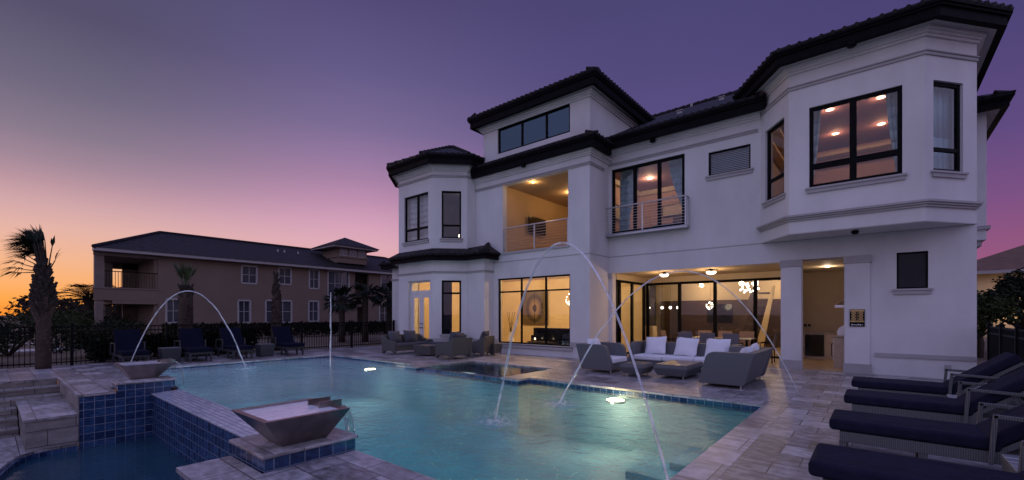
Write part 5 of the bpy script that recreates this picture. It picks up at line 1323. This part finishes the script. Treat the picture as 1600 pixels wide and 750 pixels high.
# ------------------------------------------------------------------ tan villa across the fence: facade faces +x
V = thing('villa','long tan two-storey villa with dark tiled roof, corner porch and small roof cupola','villa',(-39,14,0),world=True)
xf = -34.0; xb = -44.5; ya, yb_ = 4.0, 31.0
w = MB()
w.wall((xf,6.85),(xf,yb_),-.2,5.3,[(y0-6.85,y1-6.85,z0,z1) for (y0,y1,z0,z1) in ((11.5,12.4,3.75,4.9),(13.95,14.78,3.82,4.97),(16.23,16.93,3.6,5.02),(17.74,19.5,2.1,5.04),(22.65,24.2,3.8,5.05),(7.28,7.95,1.05,2.47),(11.28,11.98,1.0,2.48),(13.06,14.82,.97,2.52),(16.18,16.9,1.03,2.54),(22.5,23.6,.9,2.4),(20.1,21.4,3.1,5.05),(20.3,21.3,-.1,2.2))],.3)
w.wall((xb,yb_),(xb,9.2),-.2,5.3,(),.3); w.wall((xb,9.2),(xf-4.6,7.0),-.2,5.3,(),.3); w.wall((xf,yb_),(xb,yb_),-.2,5.3,(),.3)
w.wall((xf-4.6,ya+1.0),(xf-4.6,6.85),2.3,3.0,(),.25); w.wall((xf-4.6,ya+1.0),(xf-4.6,6.85),4.55,5.3,(),.25); w.wall((xf-4.6,5.9),(xf-4.6,6.85),-.2,5.3,(),.25)
w.wall((xf-.1,6.88),(xf-4.6,6.88),-.2,5.3,(),.2)
part('wall', w, 'villa_wall', V)
w = MB()
for y0, y1 in ((20.15,21.35),): w.box(xf-1.6,xf-1.5,y0-.5,y1+.5,-.1,5.1)
part('recess', w, 'villa_wall', V)
w = MB(); w.box(xf-1.499,xf-1.45,20.5,21.1,0,2.05); part('entry_door', w, 'door_rust', V)
w = MB(); w.prism([(xf+.02,ya-.05),(xf+.02,6.85),(xf-4.5,6.85),(xf-4.5,ya+1.0)],2.36,3.02); part('porch_floor', w, 'villa_wall', V)
w = MB(); w.prism([(xf+.06,ya-.09),(xf+.06,6.9),(xf-4.5,6.9),(xf-4.5,ya+.97)],3.021,3.1); w.prism([(xf+.05,ya-.07),(xf+.05,6.84),(xf-4.5,6.84),(xf-4.5,ya+1.0)],4.92,5.118) ; part('porch_trim', w, 'villa_column', V)
w = MB(); w.box(xf-4.5,xf+.01,ya+.75,6.84,2.16,2.359); part('porch_beam', w, 'villa_wall', V)
for (x,y) in ((xf-.2,ya+.2),(xf-4.4,ya+1.15)):
    w = MB(); w.box(x-.26,x+.26,y-.26,y+.26,-.2,.95); w.box(x-.17,x+.17,y-.17,y+.17,.95,2.36); w.box(x-.2,x+.2,y-.2,y+.2,3.1,5.0); part('column', w, 'villa_column', V)
w = MB()
for y in [4.5+.13*k for k in range(18)]: w.box(xf-.12,xf-.09,y-.012,y+.012,3.1,4.02)
w.box(xf-.13,xf-.07,4.4,6.85,4.02,4.07)
for x in [xf-.4-.13*k for k in range(30)]: yy = ya+.1+.15*(xf-x); w.box(x-.012,x+.012,yy,yy+.03,3.1,4.02)
w.hexa([(xf-4.4,ya+.72,4.02),(xf-.3,ya+.1,4.02),(xf-.3,ya+.16,4.02),(xf-4.4,ya+.78,4.02),(xf-4.4,ya+.72,4.07),(xf-.3,ya+.1,4.07),(xf-.3,ya+.16,4.07),(xf-4.4,ya+.78,4.07)])
part('porch_rail', w, 'frame_black', V)
def vwin(y0,y1,z0,z1,nv=1,nh=1):
    m = MB(); f = .09
    m.box(xf-.12,xf+.04,y0-.04,y1+.04,z1-.02,z1+f); m.box(xf-.12,xf+.04,y0-.04,y1+.04,z0-f,z0+.02); m.box(xf-.12,xf+.04,y0-f,y0+.02,z0+.02,z1-.02); m.box(xf-.12,xf+.04,y1-.02,y1+f,z0+.02,z1-.02)
    for k in range(nv): y = y0+(y1-y0)*(k+1)/(nv+1); m.box(xf-.10,xf-.03,y-.02,y+.02,z0+.02,z1-.02)
    for k in range(nh): z = z0+(z1-z0)*(k+1)/(nh+1); m.box(xf-.10,xf-.028,y0+.02,y1-.02,z-.02,z+.02)
    o = part('window', m, 'villa_trim', V); g = MB(); g.box(xf-.2,xf-.101,y0+.01,y1-.01,z0+.01,z1-.01); part('pane', g, 'villa_pane', o)
for a_ in ((11.5,12.4,3.75,4.9),(13.95,14.78,3.82,4.97),(16.23,16.93,3.6,5.02)): vwin(*a_)
vwin(17.74,19.5,2.1,5.04,2,2); vwin(22.65,24.2,3.8,5.05,1,1)
for a_ in ((7.28,7.95,1.05,2.47),(11.28,11.98,1.0,2.48),(16.18,16.9,1.03,2.54),(22.5,23.6,.9,2.4)): vwin(*a_)
vwin(13.06,14.82,.97,2.52,2,1)
w = MB(); w.box(xf-.02,xf+.55,ya-.10,yb_+.5,5.12,5.30); w.prism([(xf+.549,ya-.10),(xf-.03,ya+.3),(xb,6.1),(xb-.3,5.3)],5.121,5.299); part('eave', w, 'villa_trim', V)
x0,x1,y0,y1,z = xb-.6,xf+.6,ya-.12,yb_+.6,5.30; ap=(-39.2,8.0,7.35); ap2=(-39.2,26.5,7.35)
r = MB()
for p in ([(x1,y0,z),(x1,y1,z),ap2,ap],[(x0,y0+1.45,z),(x1,y0,z),ap],[(x1,y1,z),(x0,y1,z),ap2],[(x0,y1,z),(x0,y0+1.45,z),ap,ap2]): r.poly(p)
part('roof', r, 'roof_tile', V)
r = MB()
for A_,B_ in ((ap,ap2),((x1,y0,z),ap),((x1,y1,z),ap2)): r.tube([Vector(A_)+Vector((0,0,.03)),Vector(B_)+Vector((0,0,.03))],.11,6)
part('ridge_caps', r, 'roof_tile', V)
m = MB()
for y in (15.1,15.6,16.7): m.tube([(-37,y,6.1),(-37,y,6.75)],.07,8)
for y in (11.0,12.2): m.box(-37.2,-36.9,y-.25,y+.25,6.25,6.36)
part('roof_vent', m, 'villa_trim', V)
cx_, cy_ = -36.0, 20.3; w = MB(); w.box(cx_-1.3,cx_+1.3,cy_-1.35,cy_+1.35,5.9,7.2); w.box(cx_-1.38,cx_+1.38,cy_-1.43,cy_+1.43,6.35,6.45); cw = part('cupola', w, 'villa_wall', V)
for k in range(3):
    y = cy_-.85+.85*k; m = MB(); m.box(cx_+1.301,cx_+1.33,y-.36,y+.36,6.48,7.12); m.build('cupola_window','villa_trim',cw); 
    m = MB()
    for s in (-1,1): m.box(cx_+1.331,cx_+1.34,y+s*.17-.13,y+s*.17+.13,6.56,7.04)
    m.build('cupola_pane','villa_pane',cw)
w = MB(); w.box(cx_-2.0,cx_+2.0,cy_-2.05,cy_+2.05,7.12,7.26); w.build('cupola_eave','villa_trim',cw)
r = MB(); z = 7.26; e_ = 2.15; q = [(cx_-e_,cy_-e_,z),(cx_+e_,cy_-e_,z),(cx_+e_,cy_+e_,z),(cx_-e_,cy_+e_,z)]
for k in range(4): r.poly([q[k],q[(k+1)%4],(cx_,cy_,8.3)])
r.build('cupola_roof','roof_tile',cw)
w = MB(); w.box(-34,-33.95,5.2,5.45,.9,1.1)
# neighbouring house on the right
N = thing('neighbour_house','tan neighbouring house with low brown tiled roof behind the trees at the right','house',(14,56,0),world=True)
w = MB(); w.wall((4,46),(30,46),-.1,4.6,[(4,6,1,2.6)],.3); w.wall((4,64),(4,46),-.1,4.6,(),.3); part('wall', w, 'tan_wall', N)
w = MB(); w.box(8,10,46.1,46.2,1,2.6); part('window', w, 'villa_pane', N)
r = MB(); z = 4.55; c_ = [(3.2,45.2,z),(31,45.2,z),(31,65,z),(3.2,65,z)]; a1 = (13,55,8.7); a2 = (21,55,8.7)
for p in ([c_[0],c_[1],a2,a1],[c_[1],c_[2],a2],[c_[2],c_[3],a1,a2],[c_[3],c_[0],a1]): r.poly(p)
part('roof', r, 'right_roof', N)
m = MB(); m.box(6.9,7.15,45.85,45.99,1.9,2.2); wl_ = part('wall_lamp', m, 'lamp_warm', N); lamp('wall_lamp_bulb', (7.0-14,45.4-56,2.0), 60, (1,.66,.3), .15, parent=N)
w = MB(); w.box(3.1,31,45.1,45.19,4.4,4.62); part('eave', w, 'villa_trim', N)

# ------------------------------------------------------------------ tidy up and render settings
for o in bpy.data.objects:
    if '_world' in o: del o['_world']
S.render.engine = 'CYCLES'
S.cycles.use_denoising = True
S.cycles.max_bounces = 8; S.cycles.diffuse_bounces = 3; S.cycles.glossy_bounces = 4; S.cycles.transparent_max_bounces = 16
S.cycles.sample_clamp_indirect = 4; S.cycles.caustics_reflective = False; S.cycles.caustics_refractive = False
S.view_settings.view_transform = 'Standard'; S.view_settings.look = 'None'; S.view_settings.exposure = 0; S.view_settings.gamma = 1
S.view_settings.use_curve_mapping = False
S.render.resolution_x = 1024; S.render.resolution_y = 480
